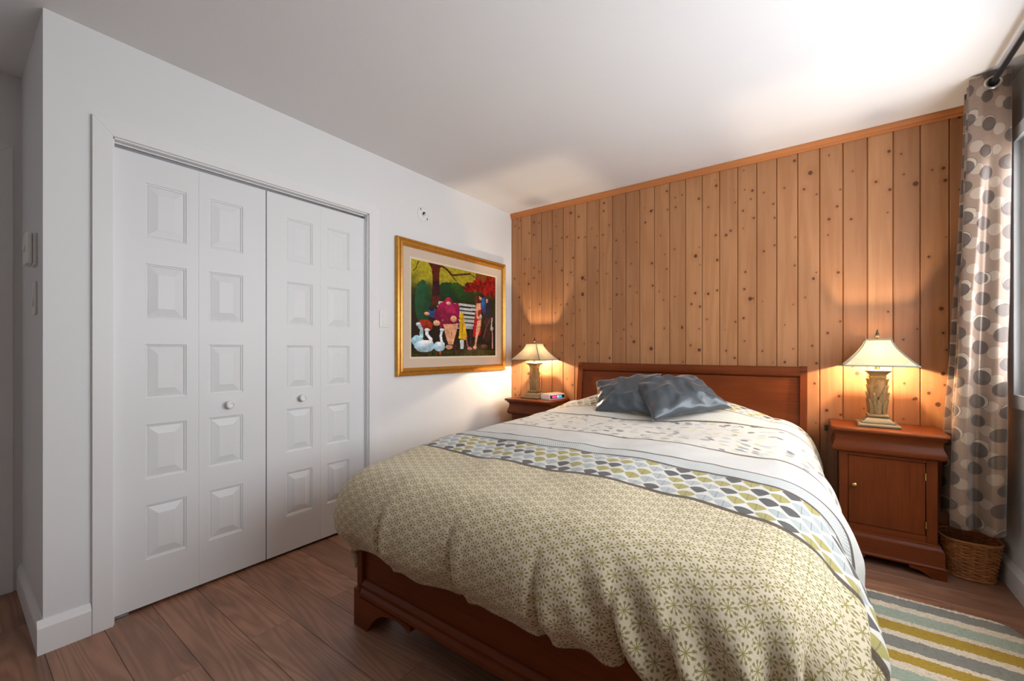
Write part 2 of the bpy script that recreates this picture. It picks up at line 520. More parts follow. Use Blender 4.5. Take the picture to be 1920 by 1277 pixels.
# window in the right wall
c = casing('trim_5', (WY0, WY1, WZ0, WZ1), (WY0 - .062, WY1 + .062, WZ0 - .062, WZ1 + .062), lambda a, z, t: (W - t, a, z), .018)
struct(c, 'wide white casing around the window', 'window casing')
def window(name, label, place, a0, a1, z0, z1, mull):
    root = bpy.data.objects.new(name, None); COL.objects.link(root); struct(root, label, 'window')
    def bar(nm, p0, p1, q0, q1, d0, d1, mat):
        bm = bmesh.new(); A = place(p0, q0, d0); B = place(p1, q1, d1)
        lo = [min(A[i], B[i]) for i in range(3)]; hi = [max(A[i], B[i]) for i in range(3)]
        bm_box(bm, lo[0], hi[0], lo[1], hi[1], lo[2], hi[2], .002 if nm != 'glass_pane' else 0, 1)
        return bm_obj(nm, bm, mat, root)
    f = .060
    bar('frame_side', a0, a0 + f, z0, z1, .005, .10, M['trim']); bar('frame_side', a1 - f, a1, z0, z1, .005, .10, M['trim'])
    bar('frame_rail', a0 + f, a1 - f, z0, z0 + f, .005, .10, M['trim']); bar('frame_rail', a0 + f, a1 - f, z1 - f, z1, .005, .10, M['trim'])
    edges = [a0 + f] + mull + [a1 - f]
    for m_ in mull: bar('mullion', m_ - .03, m_ + .03, z0 + f, z1 - f, .02, .09, M['trim'])
    for i in range(len(edges) - 1):
        bar('glass_pane', edges[i] + (.03 if i else 0), edges[i + 1] - (.03 if i < len(mull) else 0), z0 + f, z1 - f, .055, .059, M['glass'])
    return root
g = Mat('window_glass'); nt = g.nt; tr_ = g.node('ShaderNodeBsdfTransparent'); gl = g.node('ShaderNodeBsdfGlossy'); gl.inputs['Roughness'].default_value = .02
mx = g.node('ShaderNodeMixShader'); mx.inputs[0].default_value = .032
nt.links.new(tr_.outputs[0], mx.inputs[1]); nt.links.new(gl.outputs[0], mx.inputs[2]); nt.links.new(mx.outputs[0], nt.nodes['Material Output'].inputs[0])
M['glass'] = g.m
window('window_1', 'white framed window beside the patterned curtain', lambda a, z, t: (W + t, a, z), WY0, WY1, WZ0, WZ1, [-1.48])

# ------------------------------------------------------------------ bed
BX0, BX1 = .800, 2.318
bed = thing('bed', 'reddish brown wooden sleigh bed with low footboard and bracket feet', 'bed', (1.545, -1.1, 0))
def bp(name, bm, mat, smooth=40): 
    for v in bm.verts: v.co -= Vector((1.545, -1.1, 0))
    return bm_obj(name, bm, mat, bed, smooth)
HX0, HX1 = .752, 2.312
def hb_curve(z):                                     # centre line of the sleigh headboard, leaning back near the top
    t = max(0, (z - .62) / .42)
    return -.092 + .046 * t * t
# posts
for xa, xb in ((HX0, HX0 + .040), (HX1 - .036, HX1)):
    bm = bmesh.new(); pts = []
    zz = [0, .3, .62, .72, .80, .87, .93, .98, 1.01]
    fr = [(hb_curve(z) - .026, z) for z in zz]; bk = [(hb_curve(z) + .026, z) for z in zz]
    cap = [(hb_curve(1.01) + .026 - .004 + .030 * math.cos(a) - .022, 1.013 + .030 * math.sin(a)) for a in [PI * k / 8 for k in range(9)]]
    prof = fr + cap[::-1] + bk[::-1]
    bm_prism(bm, prof, xa, xb, 0); bp('headboard_post', bm, M['cherry_v'])
bm = bmesh.new()
zz = [.25, .5, .62, .72, .80, .87, .93, .972]
bm_prism(bm, [(hb_curve(z) - .008, z) for z in zz] + [(hb_curve(z) + .012, z) for z in zz[::-1]], HX0 + .039, HX1 - .035, 0)
bp('headboard_panel', bm, M['cherry'])
bm = bmesh.new()
c0 = hb_curve(1.0)
prof = [(c0 - .012, .975), (c0 - .022, .982), (c0 - .027, .992), (c0 - .028, 1.006), (c0 - .024, 1.022), (c0 - .014, 1.034), (c0, 1.040), (c0 + .014, 1.036), (c0 + .024, 1.024), (c0 + .026, .985), (c0 + .012, .972)]
bm_prism(bm, prof, HX0 + .0395, HX1 - .0355, 0); bp('crest_rail', bm, M['cherry'])
# footboard
FY = -2.19
bm = bmesh.new(); bm_box(bm, BX0 + .036, BX1 - .036, FY + .018, FY + .040, .13, .42, 0); bp('footboard_panel', bm, M['cherry'], None)
bm = bmesh.new(); bm_prism(bm, [(FY + .012, .42), (FY + .046, .42), (FY + .050, .435), (FY + .03, .448), (FY + .008, .435)], BX0 + .036, BX1 - .036, 0); bp('footboard_cap', bm, M['cherry'])
for xa, xb in ((BX0 + .004, BX0 + .038), (BX1 - .038, BX1 - .004)):
    bm = bmesh.new(); bm_box(bm, xa, xb, FY + .002, FY + .060, .150, .45, .003); bp('footboard_post', bm, M['cherry_v'])
bm = bmesh.new()
prof = [(FY + .03, .125), (FY - .004, .125), (FY - .010, .130), (FY - .010, .146), (FY - .004, .152), (FY + .001, .156), (FY + .001, .163), (FY - .001, .167), (FY - .001, .173), (FY + .004, .178), (FY + .008, .186), (FY + .014, .190), (FY + .03, .192)]
bm_prism(bm, prof, BX0 + .040, BX1 - .040, 0); bp('footboard_moulding', bm, M['cherry'])
for s in (0, 1):
    base = [(.0, .0), (.088, 0), (.100, .020), (.120, .048), (.150, .078), (.190, .100), (.235, .112), (.280, .114), (.315, .108), (.336, .100), (.345, .096), (.352, .106), (.352, .1245), (.041, .1245), (.036, .152), (.0, .152)]
    prof = [(BX0 + x, z) if s == 0 else (BX1 - x, z) for x, z in base]
    bm = bmesh.new(); bm_prism(bm, prof, FY - .010, FY + .022, 1); 
    bm2 = bmesh.new()
    xa, xb = ((BX0 + .0005, BX0 + .030) if s == 0 else (BX1 - .030, BX1 - .0005)); bm_box(bm2, xa, xb, FY + .0215, FY + .16, 0.0, .15); bm_join(bm, bm2)
    bp('bracket_foot', bm, M['cherry'], 30)
for xa, xb in ((BX0 + .012, BX0 + .036), (BX1 - .036, BX1 - .012)):
    bm = bmesh.new(); bm_box(bm, xa, xb, FY + .06, -.118, .16, .36, .003); bp('side_rail', bm, M['cherry'])
bm = bmesh.new()
for k in range(8): bm_box(bm, BX0 + .037, BX1 - .037, -2.05 + k * .26, -1.97 + k * .26, .19, .21)
bp('slats', bm, M['trimwood'], None)['kind'] = 'stuff'
mat_bm = bmesh.new(); bm_box(mat_bm, BX0 + .040, BX1 - .040, -2.125, -.135, .2105, .575, .05, 3)
tag(bm_obj('mattress', mat_bm, plain('ticking', (224, 220, 212), .9), None, 60), 'pale mattress lying under the patterned duvet', 'mattress')

# ------------------------------------------------------------------ duvet
DXC = 1.545; UL = -.70; V0 = -.125; VF = 1.965
def sstep(a, b, x):
    t = min(1, max(0, (x - a) / (b - a))); return t * t * (3 - 2 * t)
def fbm(x, y, s=0.0): return noise.noise((x, y, s)) 
def duvet_top(u, v):
    z = .702 + .012 * math.cos(min(1, abs(u) / .75) * PI / 2)
    hr = 1 - sstep(.12, .66, v)                                           # sleeping pillows underneath lift the head end
    pw = math.exp(-((u + .07) / .66) ** 4)
    z += hr * .130 * pw - (1 - pw) * .02 * hr
    z -= .10 * (1 - sstep(0, .14, v)) * .6
    z -= .055 * sstep(1.40, 2.05, v)
    z += .010 * fbm(u * 2.6, v * 2.6, 4.4) + .010 * fbm(u * 4.2, v * 4.2, 1.3) + .004 * fbm(u * 10, v * 10, 5.1)
    return z
CREASE = [(-.47, .010, .26), (-.13, .012, .30), (.20, .014, .36), (.42, .012, .3), (.56, .014, .34)]
def duvet(u, v):
    UR = .605 + .085 * sstep(.35, 1.35, v)
    dl = min(0, u - UL); dr = max(0, u - UR); du = dl + dr; dv = max(0, v - VF)
    uc = min(max(u, UL), UR); vc = min(v, VF)
    z = duvet_top(uc, vc)
    adu = abs(du); side = adu / (adu + dv + 1e-9)
    pn = 2.6 if dl < 0 else 4.0; D = (adu ** pn + dv ** pn) ** (1 / pn)
    if D < 1e-6: return Vector((DXC + u, V0 - v, z))
    E_ = math.hypot(adu, dv); dx, dy = du / E_, dv / E_
    right = dr > 0
    r = .19 + (.03 if right else 0) * side
    am = math.radians(96 - (18 if right else 4) * side)
    if D < r * am: a = D / r; out, dn = r * math.sin(a), r * (1 - math.cos(a))
    else:
        q = D - r * am
        out = r * math.sin(am) + q * math.cos(am); dn = r * (1 - math.cos(am)) + q * math.sin(am)
    amp = sstep(.10, .42, D)
    # hanging folds
    s = u * 1.0 if dv > adu else v * 1.1 + (3 if right else 7)
    fold = .016 * math.sin(s * 13 + 2.0 * fbm(s * 2, 3.1)) + .018 * fbm(s * 6, D * 1.6, 9.0)
    out += amp * fold * (1.5 if right else .8)
    if u > .2 and v > 1.5:                                                # long folds running over the corner by the rug
        out += .028 * (math.sin(44 * (u - .50 * v) + 2.5 * fbm(u * 4, v * 4, 2.0)) - .5) * sstep(.2, .5, u) * sstep(1.5, 1.9, v) * sstep(.06, .40, D)
    for cu, w, dd in CREASE:                                              # pinched gathers along the foot
        if dv > 0:
            t = (u - cu - .05 * (dv - .3)) / w
            g_ = math.exp(-t * t) * sstep(.12, .5, dv)
            out -= .050 * g_
            out += .016 * math.exp(-((t - 3.0) / 2.2) ** 2) * sstep(.1, .5, dv)
    x = DXC + uc + dx * out; y = V0 - vc - dy * out; z = z - dn
    z += .010 * fbm(s * 7, 2.2) * amp
    # puffy hem curls back under
    hem = sstep(.34, .45, D); x -= dx * .05 * hem * (1 if dv > adu else .4); y += dy * .055 * hem
    return Vector((x, y, z))
NU, NV = 240, 210
ULE, URE, VE = -1.10, 1.235, 2.405
vs = []; uvs = []
for j in range(NV + 1):
    v = VE * j / NV
    for i in range(NU + 1):
        u = ULE + (URE - ULE) * i / NU
        vs.append(duvet(u, v)); uvs.append((u, v - .22 * max(0, u - .5) * sstep(.6, 1.4, v) + .30 * max(0, u) * (1 - sstep(.45, 1.0, v))))
fs = [(j * (NU + 1) + i, (j + 1) * (NU + 1) + i, (j + 1) * (NU + 1) + i + 1, j * (NU + 1) + i + 1) for j in range(NV) for i in range(NU)]

# band borders, metres from the head end
B_ST, B_LEAF, B_DOT, B_PLAIN, B_SPRIG, B_CHEV, B_L2 = 1.705, 1.465, 1.350, 1.090, .600, .430, .250
def duvet_mat():
    m = Mat('printed_cotton', .85, .2); u, v = m.uv()
    cream = lin((216, 202, 174)); white = lin((210, 207, 199)); olive = lin((136, 126, 44)); dark = lin((92, 90, 88)); blue = lin((178, 183, 181)); tan = lin((172, 162, 98))
    brown = lin((84, 70, 58))
    # dandelion stars in columns
    cw, ch = .036, .042
    gx = u / cw; col = gx.floor(); gy = v / ch + col.mod(2.0) * .5
    px = (gx.fract() - .5) * cw; py = (gy.fract() - .5) * ch
    r = (px * px + py * py).sqrt(); an = py.atan2(px)
    sp = ((an * (9 / (2 * PI))).fract() - .5).abs() * r * (2 * PI / 9)
    spoke = sp.below(.0009, .0009) * r.lt(.0145)
    tip = sp.below(.0026, .0012) * r.within(.0120, .0175)
    dot = ((gx.fract() - .5).abs() - .5).abs() * cw
    dash = dot.below(.0016, .001) * (((v / .0105).fract() - .5).abs()).lt(.22)
    star = spoke.max(tip * .95).max(dash * .8)
    hh, _ = m.white(m.comb(col, gy.floor(), 2.0))
    c = m.mix(star * .88, cream, m.mix(tip * .6, olive, lin((112, 100, 62))))
    # leaf band
    def leaves(vv, lw, lh, seed):
        gy = vv / lh; row = gy.floor(); gx = u / lw + row.mod(2.0) * .5
        qx = (gx.fract() - .5) * lw; qy = (gy.fract() - .5) * lh
        h, _ = m.white(m.comb(gx.floor(), row, seed))
        wd = (qy / lh + .5)
        wid = (wd / .30).max(0.0).pow(.5).min(1.0) * ((wd * -1 + .96) / .58).max(0.0).pow(.75).min(1.0) * (lw * .485)
        inside = (qx.abs() - wid).below(0.0, .0015)
        vein = ((qx.abs()).below(.0012, .001)).max(((qy * 1.0 - qx.abs() * .8) / .0075).fract().below(.22, .1) * .75) * h.lt(.72)
        lc = m.mix(h.gt(.72), m.mix(h.gt(.36), blue, tan), dark)
        lc = m.mix(vein * .6, lc, lin((98, 100, 98)))
        return m.mix(inside, white, lc)
    lf = leaves(v - B_LEAF, .056, (B_ST - B_LEAF) / 5, 5.0)
    # dotted band
    ddx = ((u / .011 + (v / .0085).floor().mod(2.0) * .5).fract() - .5) * .011; ddy = ((v / .0085).fract() - .5) * .0085
    db = m.mix((ddx * ddx + ddy * ddy * 1.4).sqrt().below(.0028, .0016), lin((204, 206, 202)), lin((122, 132, 134)))
    # sprigs: slim leaves strewn along thin stems
    def sprig(cw, ch, sd, thr):
        gx = u / cw; gy = v / ch + gx.floor() * .43
        h, hc = m.white(m.comb(gx.floor(), gy.floor(), sd)); q = m.sep(hc)
        sx = (gx.fract() - .5 - (q[0] - .5) * .5) * cw; sy = (gy.fract() - .5 - (q[1] - .5) * .5) * ch
        tl = (q[2] - .5) * 1.4
        a = sx + sy * tl; b = sy - sx * tl
        ins = ((a / (cw * .30)) * (a / (cw * .30)) + (b / (ch * .20)) * (b / (ch * .20))).below(1.0, .25) * h.gt(thr)
        return ins, h
    s1, h1 = sprig(.062, .050, 1.0, .25); s2, h2 = sprig(.083, .061, 4.0, .45)
    stem = (((v / .13) + (u * 19.0).sin() * .16 + (u * 7.0).sin() * .2).fract() - .5).abs().below(.008, .008) * ((u * 11 + v * 23).sin().gt(.1))
    sb = m.mix(s1 * .9, white, m.mix(h1.gt(.72), m.mix(h1.gt(.5), blue, lin((196, 190, 140))), dark))
    sb = m.mix(s2 * .85, sb, m.mix(h2.gt(.75), blue, lin((136, 140, 140))))
    sb = m.mix(stem * .7, sb, lin((96, 96, 96)))
    # chevron band
    zz = ((u / .05).fract() - .5).abs() * .03
    cv = m.mix((((v + zz) / .017).fract() - .5).abs().below(.20, .1) * .75, lin((224, 220, 210)), lin((160, 162, 156)))
    cv2 = leaves(v, .050, .042, 9.0)
    c = m.mix(v.lt(B_ST), c, lf)
    c = m.mix(v.lt(B_LEAF), c, db)
    c = m.mix(v.lt(B_DOT), c, lin((204, 203, 198)))
    c = m.mix(v.lt(B_PLAIN), c, sb)
    c = m.mix(v.lt(B_SPRIG), c, cv)
    c = m.mix(v.lt(B_CHEV), c, cv2)
    c = m.mix(v.lt(B_L2), c, db)
    ln = None
    for b, w in ((B_ST, .0095), (B_LEAF, .0085), (B_DOT, .0075), (B_PLAIN, .0085), (B_SPRIG, .0080), (B_CHEV, .005), (B_L2, .005)):
        k = (v - b).abs().below(w, .002); ln = k if ln is None else ln.max(k)
    c = m.mix(ln * .95, c, brown)
    m.color(c)
    o = m.obj()
    wr = m.noise(o, 16, 4, .55, .3); weave = m.noise(o, 420, 2)
    m.bump(wr + weave * .05, .28, .02)
    m.b.inputs['Sheen Weight'].default_value = .15
    return m.m
dv_o = mesh('duvet', vs, fs, duvet_mat(), None, True, uvs)
tag(dv_o, 'puffy duvet in cream printed bands of leaves and olive star flowers on the bed', 'duvet')
so = dv_o.modifiers.new('thickness', 'SOLIDIFY'); so.thickness = .022; so.offset = -1

# ------------------------------------------------------------------ cushions
def satin():
    m = Mat('grey_satin', .30, .6); o = m.obj()
    m.color(lin((68, 76, 82)))
    m.b.inputs['Sheen Weight'].default_value = .5; m.b.inputs['Sheen Roughness'].default_value = .35
    m.b.inputs['Sheen Tint'].default_value = (1, 1, 1, 1)
    m.bump(m.noise(o, 9, 3, .5, .8) + m.noise(o, 500, 1) * .02, .16, .03)
    return m.m
M['satin'] = satin()
def cushion(label, corners, puff, seed):
    """corners TL, TR, BR, BL in the room"""
    TL, TR, BR, BL = [Vector(c) for c in corners]; N = 44
    cen = (TL + TR + BR + BL) / 4; nr = (TR - BL).cross(TL - BR).normalized()
    if nr.y > 0: nr = -nr
    vs = []; fs = []; idx = {}
    for sgn in (1, -1):
        for j in range(N + 1):
            for i in range(N + 1):
                if sgn == -1 and (i in (0, N) or j in (0, N)): idx[sgn, i, j] = idx[1, i, j]; continue
                s, t = i / N, j / N; a, b = 2 * s - 1, 2 * t - 1
                pin = .075
                s2 = .5 + .5 * a * (1 - pin * (1 - b * b) * a * a); t2 = .5 + .5 * b * (1 - pin * (1 - a * a) * b * b)
                p = TL * (1 - s2) * (1 - t2) + TR * s2 * (1 - t2) + BR * s2 * t2 + BL * (1 - s2) * t2
                h = ((1 - a * a) * (1 - b * b)) ** .42 * puff
                edge = max(abs(a), abs(b))
                rg_ = 1 - abs(noise.noise((s * 2.6 + t * 1.6 + seed, t * 2.4 - s * 1.0, 8.0)))
                wr = .015 * (rg_ ** 4) * (1 - edge ** 4) + .012 * noise.noise((s * 5 + seed, t * 5, sgn * 3.0)) + .014 * (1 - edge) * noise.noise((s * 9 + seed, t * 3 + s * 4, 1.0 + sgn))
                rad = math.atan2(b, a)
                wr += .007 * math.sin(rad * 11 + seed) * sstep(.35, .9, edge) * (1 - sstep(.9, 1, edge))
                p = p + nr * (sgn * h * (1 if sgn > 0 else .25) + (wr if edge < .999 else 0)) 
                idx[sgn, i, j] = len(vs); vs.append(p - cen)
        for j in range(N):
            for i in range(N):
                q = (idx[sgn, i, j], idx[sgn, i + 1, j], idx[sgn, i + 1, j + 1], idx[sgn, i, j + 1])
                fs.append(q if sgn > 0 else q[::-1])
    o = mesh('cushion', vs, fs, M['satin'], None, True); o.location = cen
    bm = bmesh.new(); bm.from_mesh(o.data); bmesh.ops.recalc_face_normals(bm, faces=bm.faces); bm.to_mesh(o.data); bm.free()
    return tag(o, label, 'cushion', 'satin cushions on the bed')
CUSH = [
    ('grey satin throw cushion tucked behind the other cushion', [(1.070, -.43, .911), (1.510, -.34, .985), (1.550, -.67, .748), (1.165, -.65, .732)], .062, 2.0),
    ('grey satin throw cushion lying in front, one corner pointing at the nightstand', [(1.345, -.47, .937), (1.735, -.36, .974), (1.963, -.47, .800), (1.598, -.80, .738)], .075, 6.0)]
for a in CUSH: cushion(*a)

# ------------------------------------------------------------------ nightstands
def nightstand():
    t = thing('nightstand', 'cherry nightstand beside the curtain, its door facing the room', 'nightstand', (0, 0, 0), 0, 'nightstands flanking the bed')
    def part(name, bm, mat, par=t, sm=40): return bm_obj(name, bm, mat, par, sm)
    D = -.345                                            # front edge of the top; back stands at y = -.006
    hw = .233
    bm = bmesh.new()
    # top: rounded front corners with an ogee edge
    def outline(hwx, yf, rc=.03, n=5):
        pts = [(-hwx, -.006)]
        for k in range(n): a = PI + PI / 2 * k / (n - 1); pts.append((-hwx + rc + rc * math.cos(a), yf + rc + rc * math.sin(a)))
        for k in range(n): a = 1.5 * PI + PI / 2 * k / (n - 1); pts.append((hwx - rc + rc * math.cos(a), yf + rc + rc * math.sin(a)))
        pts.append((hwx, -.006)); return pts
    rows = []
    for ins, z in ((.012, .7050), (.004, .7075), (.0, .7125), (.0, .7195), (.002, .7235), (.006, .7260), (.010, .7265)):
        rows.append([bm.verts.new((x, y, z)) for x, y in outline(hw - ins, D + ins)])
    n = len(rows[0])
    for a, b in zip(rows, rows[1:]):
        for k in range(n): bm.faces.new((a[k], a[(k + 1) % n], b[(k + 1) % n], b[k]))
    bm.faces.new(rows[0][::-1]); bm.faces.new(rows[-1])
    part('top', bm, M['cherry'])
    # ogee drawer case: same curve on the front and both sides
    def wrap(bm, prof):                                   # prof: (overhang from the body, z), wrapped round three sides
        rows = []
        for o, z in prof:
            x = .195 + o; y = -.268 - o
            rows.append([bm.verts.new(p) for p in ((-x, -.008, z), (-x, y, z), (x, y, z), (x, -.008, z))])
        for a, b in zip(rows, rows[1:]):
            for k in range(4): bm.faces.new((a[k], a[(k + 1) % 4], b[(k + 1) % 4], b[k]))
        bm.faces.new(rows[0][::-1]); bm.faces.new(rows[-1])
    bm = bmesh.new(); wrap(bm, [(.028, .6895), (.030, .694), (.030, .700), (.027, .703), (.025, .705)]); part('neck_moulding', bm, M['cherry'])
    bm = bmesh.new(); wrap(bm, [(.0, .586), (.010, .5865), (.020, .590), (.028, .597), (.031, .606), (.030, .617), (.026, .630), (.020, .645), (.017, .660), (.017, .674), (.020, .684), (.024, .6893)]); part('drawer', bm, M['cherry'], t, 50)
    # body with a door opening
    x0, x1, yb, yf = -.195, .195, -.008, -.268
    bm = bmesh.new()
    bm_box(bm, x0, x0 + .016, yb, yf + .018, .165, .586); bm_box(bm, x1 - .016, x1, yb, yf + .018, .165, .586); bm_box(bm, x0, x1, yb - .01, yb, .165, .586)
    part('carcass', bm, M['cherry_v'], t, None)
    bm = bmesh.new(); bm_box(bm, x0, x0 + .038, yf, yf + .018, .165, .586, .002, 1); part('stile', bm, M['cherry_v'])
    bm = bmesh.new(); bm_box(bm, x1 - .042, x1, yf, yf + .018, .165, .586, .002, 1); part('stile', bm, M['cherry_v'])
    bm = bmesh.new(); bm_box(bm, x0 + .038, x1 - .042, yf, yf + .018, .570, .586); part('rail', bm, M['cherry'], t, None)
    bm = bmesh.new(); bm_box(bm, x0 + .038, x1 - .042, yf, yf + .018, .165, .198); part('rail', bm, M['cherry'], t, None)
    bm = bmesh.new(); bm_box(bm, x0 + .0395, x1 - .0445, yf + .003, yf + .020, .200, .567, .002, 1); door = part('door', bm, M['cherry_v'])
    bm = bmesh.new(); bm_lathe(bm, [(.0075, 0), (.006, -.006), (.007, -.009), (.012, -.013), (.013, -.019), (.009, -.024), (.0005, -.026)], (x0 + .066, yf + .003, .412), 20, 1); part('door_knob', bm, M['brass'], door, 50)['label'] = 'round brass knob'
    for z in (.255, .500):
        bm = bmesh.new(); bm_lathe(bm, [(.0035, -.018), (.0035, .018)], (x1 - .0435, yf - .002, z), 10); part('hinge', bm, M['brass'], door)
    # plinth with ogee cap and bracket feet
    bm = bmesh.new(); wrap(bm, [(.028, .048), (.030, .050), (.030, .056), (.024, .060), (.022, .064), (.022, .135), (.020, .142), (.014, .148), (.010, .156), (.009, .162), (.002, .166)]); part('plinth', bm, M['cherry'], t, 35)
    ft = [(0, 0), (.050, 0), (.060, .006), (.078, .020), (.098, .030), (.120, .033), (.134, .036), (.138, .043), (.136, .048), (0, .048)]
    for s in (-1, 1):
        bm = bmesh.new(); bm_prism(bm, [(s * (.223 - a), z) for a, z in ft], -.297, -.272, 1)
        b2 = bmesh.new(); bm_prism(b2, [(-.272 + a * .9, z) for a, z in ft], s * .223, s * .198, 0); bm_join(bm, b2)
        part('bracket_foot', bm, M['cherry'], t, 30)
        bm = bmesh.new(); bm_box(bm, min(s * .20, s * .223), max(s * .20, s * .223), -.06, -.01, 0, .048); part('rear_foot', bm, M['cherry'], t, None)
    return t
NS_L = (.398, 0, 0); NS_R = (2.655, 0, 0)
ns = nightstand(); ns.location = NS_R
clone(ns, NS_L, 0, 'cherry nightstand in the corner with the clock radio on top')

# ------------------------------------------------------------------ table lamps
def bronze():
    m = Mat('bronzed_resin', .42, .5); o = m.obj()
    n = m.noise(o, 60, 3); m.color(m.mix(n, lin((110, 86, 54)), lin((150, 124, 82))))
    m.b.inputs['Metallic'].default_value = .25
    return m.m
M['bronze'] = bronze(); M['finial'] = plain('dark_bronze', (66, 48, 34), .45, .3); M['bronze2'] = plain('weathered_green_bronze', (112, 104, 84), .45, .2)
def shade_mat():
    m = Mat('linen_shade', .8); nt = m.nt; o = m.obj()
    n = m.noise(o, 30, 4, .6, .8)
    c = m.mix(n, lin((222, 202, 168)), lin((186, 160, 124)))
    tl = m.node('ShaderNodeBsdfTranslucent'); df = m.node('ShaderNodeBsdfDiffuse'); mx = m.node('ShaderNodeMixShader'); mx.inputs[0].default_value = .032
    m.link(c, tl.inputs[0]); m.link(c, df.inputs[0])
    nt.links.new(df.outputs[0], mx.inputs[1]); nt.links.new(tl.outputs[0], mx.inputs[2]); nt.links.new(mx.outputs[0], nt.nodes['Material Output'].inputs[0])
    return m.m
M['shade'] = shade_mat(); M['piping'] = plain('grey_green_piping', (132, 134, 120), .7)
def leaf_shape():
    bm = bmesh.new(); n = 6; rows = []
    for j in range(n + 1):
        t = j / n; w = .0135 * math.sin(PI * (.18 + .82 * t)) ** .8 if t < 1 else .0006
        out = .004 + .009 * t ** 2
        rows.append([bm.verts.new((a * w, -out - (.005 * (1 - abs(a))) , t * .062)) for a in (-1, -.4, 0, .4, 1)])
    for a, b in zip(rows, rows[1:]):
        for k in range(4): bm.faces.new((a[k], a[k + 1], b[k + 1], b[k]))
    bk = [bm.verts.new((0, .012, j / n * .056)) for j in range(n + 1)]
    for j in range(n):
        bm.faces.new((rows[j][0], rows[j + 1][0], bk[j + 1], bk[j])); bm.faces.new((rows[j][4], bk[j], bk[j + 1], rows[j + 1][4]))
    me = bpy.data.meshes.new('carved_leaf'); bmesh.ops.recalc_face_normals(bm, faces=bm.faces); bm.to_mesh(me); bm.free()
    me.materials.append(M['bronze']); return me
LEAF = leaf_shape()
def lamp():
    t = thing('table_lamp', 'lit table lamp with carved leaf column on the nightstand by the curtain', 'lamp', (0, 0, 0), 0, 'lit table lamps on the nightstands')
    bm = bmesh.new(); bm_square(bm, [(.084, 0), (.089, .004), (.089, .012), (.085, .017), (.083, .018)]); bm_obj('base_plate', bm, M['bronze2'], t, 30)
    bm = bmesh.new(); bm_square(bm, [(.070, .018), (.070, .025), (.064, .026), (.062, .030), (.044, .048), (.040, .050)]); bm_obj('base_step', bm, M['bronze2'], t, 30)
    bm = bmesh.new(); bm_square(bm, [(.040, .050), (.047, .054), (.048, .060), (.046, .066), (.038, .068)], round_=.15); bm_obj('collar', bm, M['bronze'], t, 40)
    bm = bmesh.new(); bm_square(bm, [(.032, .068), (.035, .085), (.036, .12), (.034, .18), (.033, .24), (.034, .262), (.037, .266), (.037, .274), (.032, .277)], round_=.35); col = bm_obj('column', bm, M['bronze'], t, 40)
    for row, (z, nn, ph, sc) in enumerate(((.070, 8, 0, 1.25), (.118, 8, PI / 8, 1.1), (.160, 8, 0, 1.1), (.205, 4, 0, .9))):
        for k in range(nn):
            a = ph + 2 * PI * k / nn
            o = link_mesh('carved_leaf', LEAF, None, col); rr = .0325 if (round(a / (PI / 4), 3) % 2 < .01) else .037
            o.location = (rr * math.sin(a), -rr * math.cos(a), z); o.rotation_euler = (0, 0, a); o.scale = (sc, 1, sc)
    bm = bmesh.new(); bm_square(bm, [(.034, .277), (.036, .283), (.044, .293), (.055, .302), (.056, .306), (.050, .309)]); bm_obj('cap', bm, M['bronze'], t, 30)
    bm = bmesh.new(); bm_lathe(bm, [(.011, .309), (.011, .335), (.013, .337), (.013, .350), (.009, .352)], seg=16); bm_obj('socket', bm, M['brass'], t, 40)
    # harp that carries the shade, with its finial
    bm = bmesh.new()
    for s in (-1, 1): bm_tube(bm, [(s * .008, 0, .337), (s * .030, 0, .352), (s * .042, 0, .385), (s * .042, 0, .420), (s * .028, 0, .455), (0, 0, .474)], .0013, 6)
    for a in (0, PI / 2): 
        c_, s_ = math.cos(a), math.sin(a); bm_tube(bm, [(-.052 * c_, -.052 * s_, .470), (.052 * c_, .052 * s_, .470)], .0012, 6)
    bm_obj('harp', bm, M['brass'], t, 50)
    bm = bmesh.new(); bm_lathe(bm, [(.0005, .472), (.007, .474), (.007, .482), (.004, .486), (.0085, .492), (.009, .500), (.005, .516), (.0025, .522), (.004, .526), (.0005, .532)], seg=14); bm_obj('finial', bm, M['finial'], t, 50)
    # square bell shade
    prof = []
    for k in range(11):
        q = k / 10; prof.append((.150 - (.150 - .0525) * (1 - (1 - q) ** 1.45) * .985 - .0015 * q, .333 + .141 * q))
    bm = bmesh.new(); rows = []
    for hs, z in prof: rows.append([bm.verts.new((sx * hs, sy * hs, z)) for sx, sy in ((-1, -1), (1, -1), (1, 1), (-1, 1))])
    for a, b in zip(rows, rows[1:]):
        for k in range(4): bm.faces.new((a[k], a[(k + 1) % 4], b[(k + 1) % 4], b[k]))
    sh = bm_obj('lamp_shade', bm, M['shade'], t, 40)
    for lbl, (hs, z) in (('hem_piping', prof[0]), ('hem_piping', prof[-1])):
        bm = bmesh.new(); bm_tube(bm, [(-hs, -hs, z), (hs, -hs, z), (hs, hs, z), (-hs, hs, z)], .0048, 6, True); bm_obj(lbl, bm, M['piping'], sh, 50)
    for sx, sy in ((-1, -1), (1, -1), (1, 1), (-1, 1)):
        bm = bmesh.new(); bm_tube(bm, [(sx * hs, sy * hs, z) for hs, z in prof], .0034, 6); bm_obj('seam_piping', bm, M['piping'], sh, 50)
    l = bpy.data.lights.new('bulb_light', 'POINT'); l.energy = LAMP_POWER; l.color = (1.0, .78, .54); l.shadow_soft_size = .009
    lo = bpy.data.objects.new('bulb_light', l); COL.objects.link(lo); lo.parent = t; lo.location = (0, 0, .378)
    return t
lp = lamp(); lp.location = (2.629, -.168, .7265)
clone(lp, (.362, -.150, .7265), 0, 'lit table lamp with carved leaf column beside the clock radio')

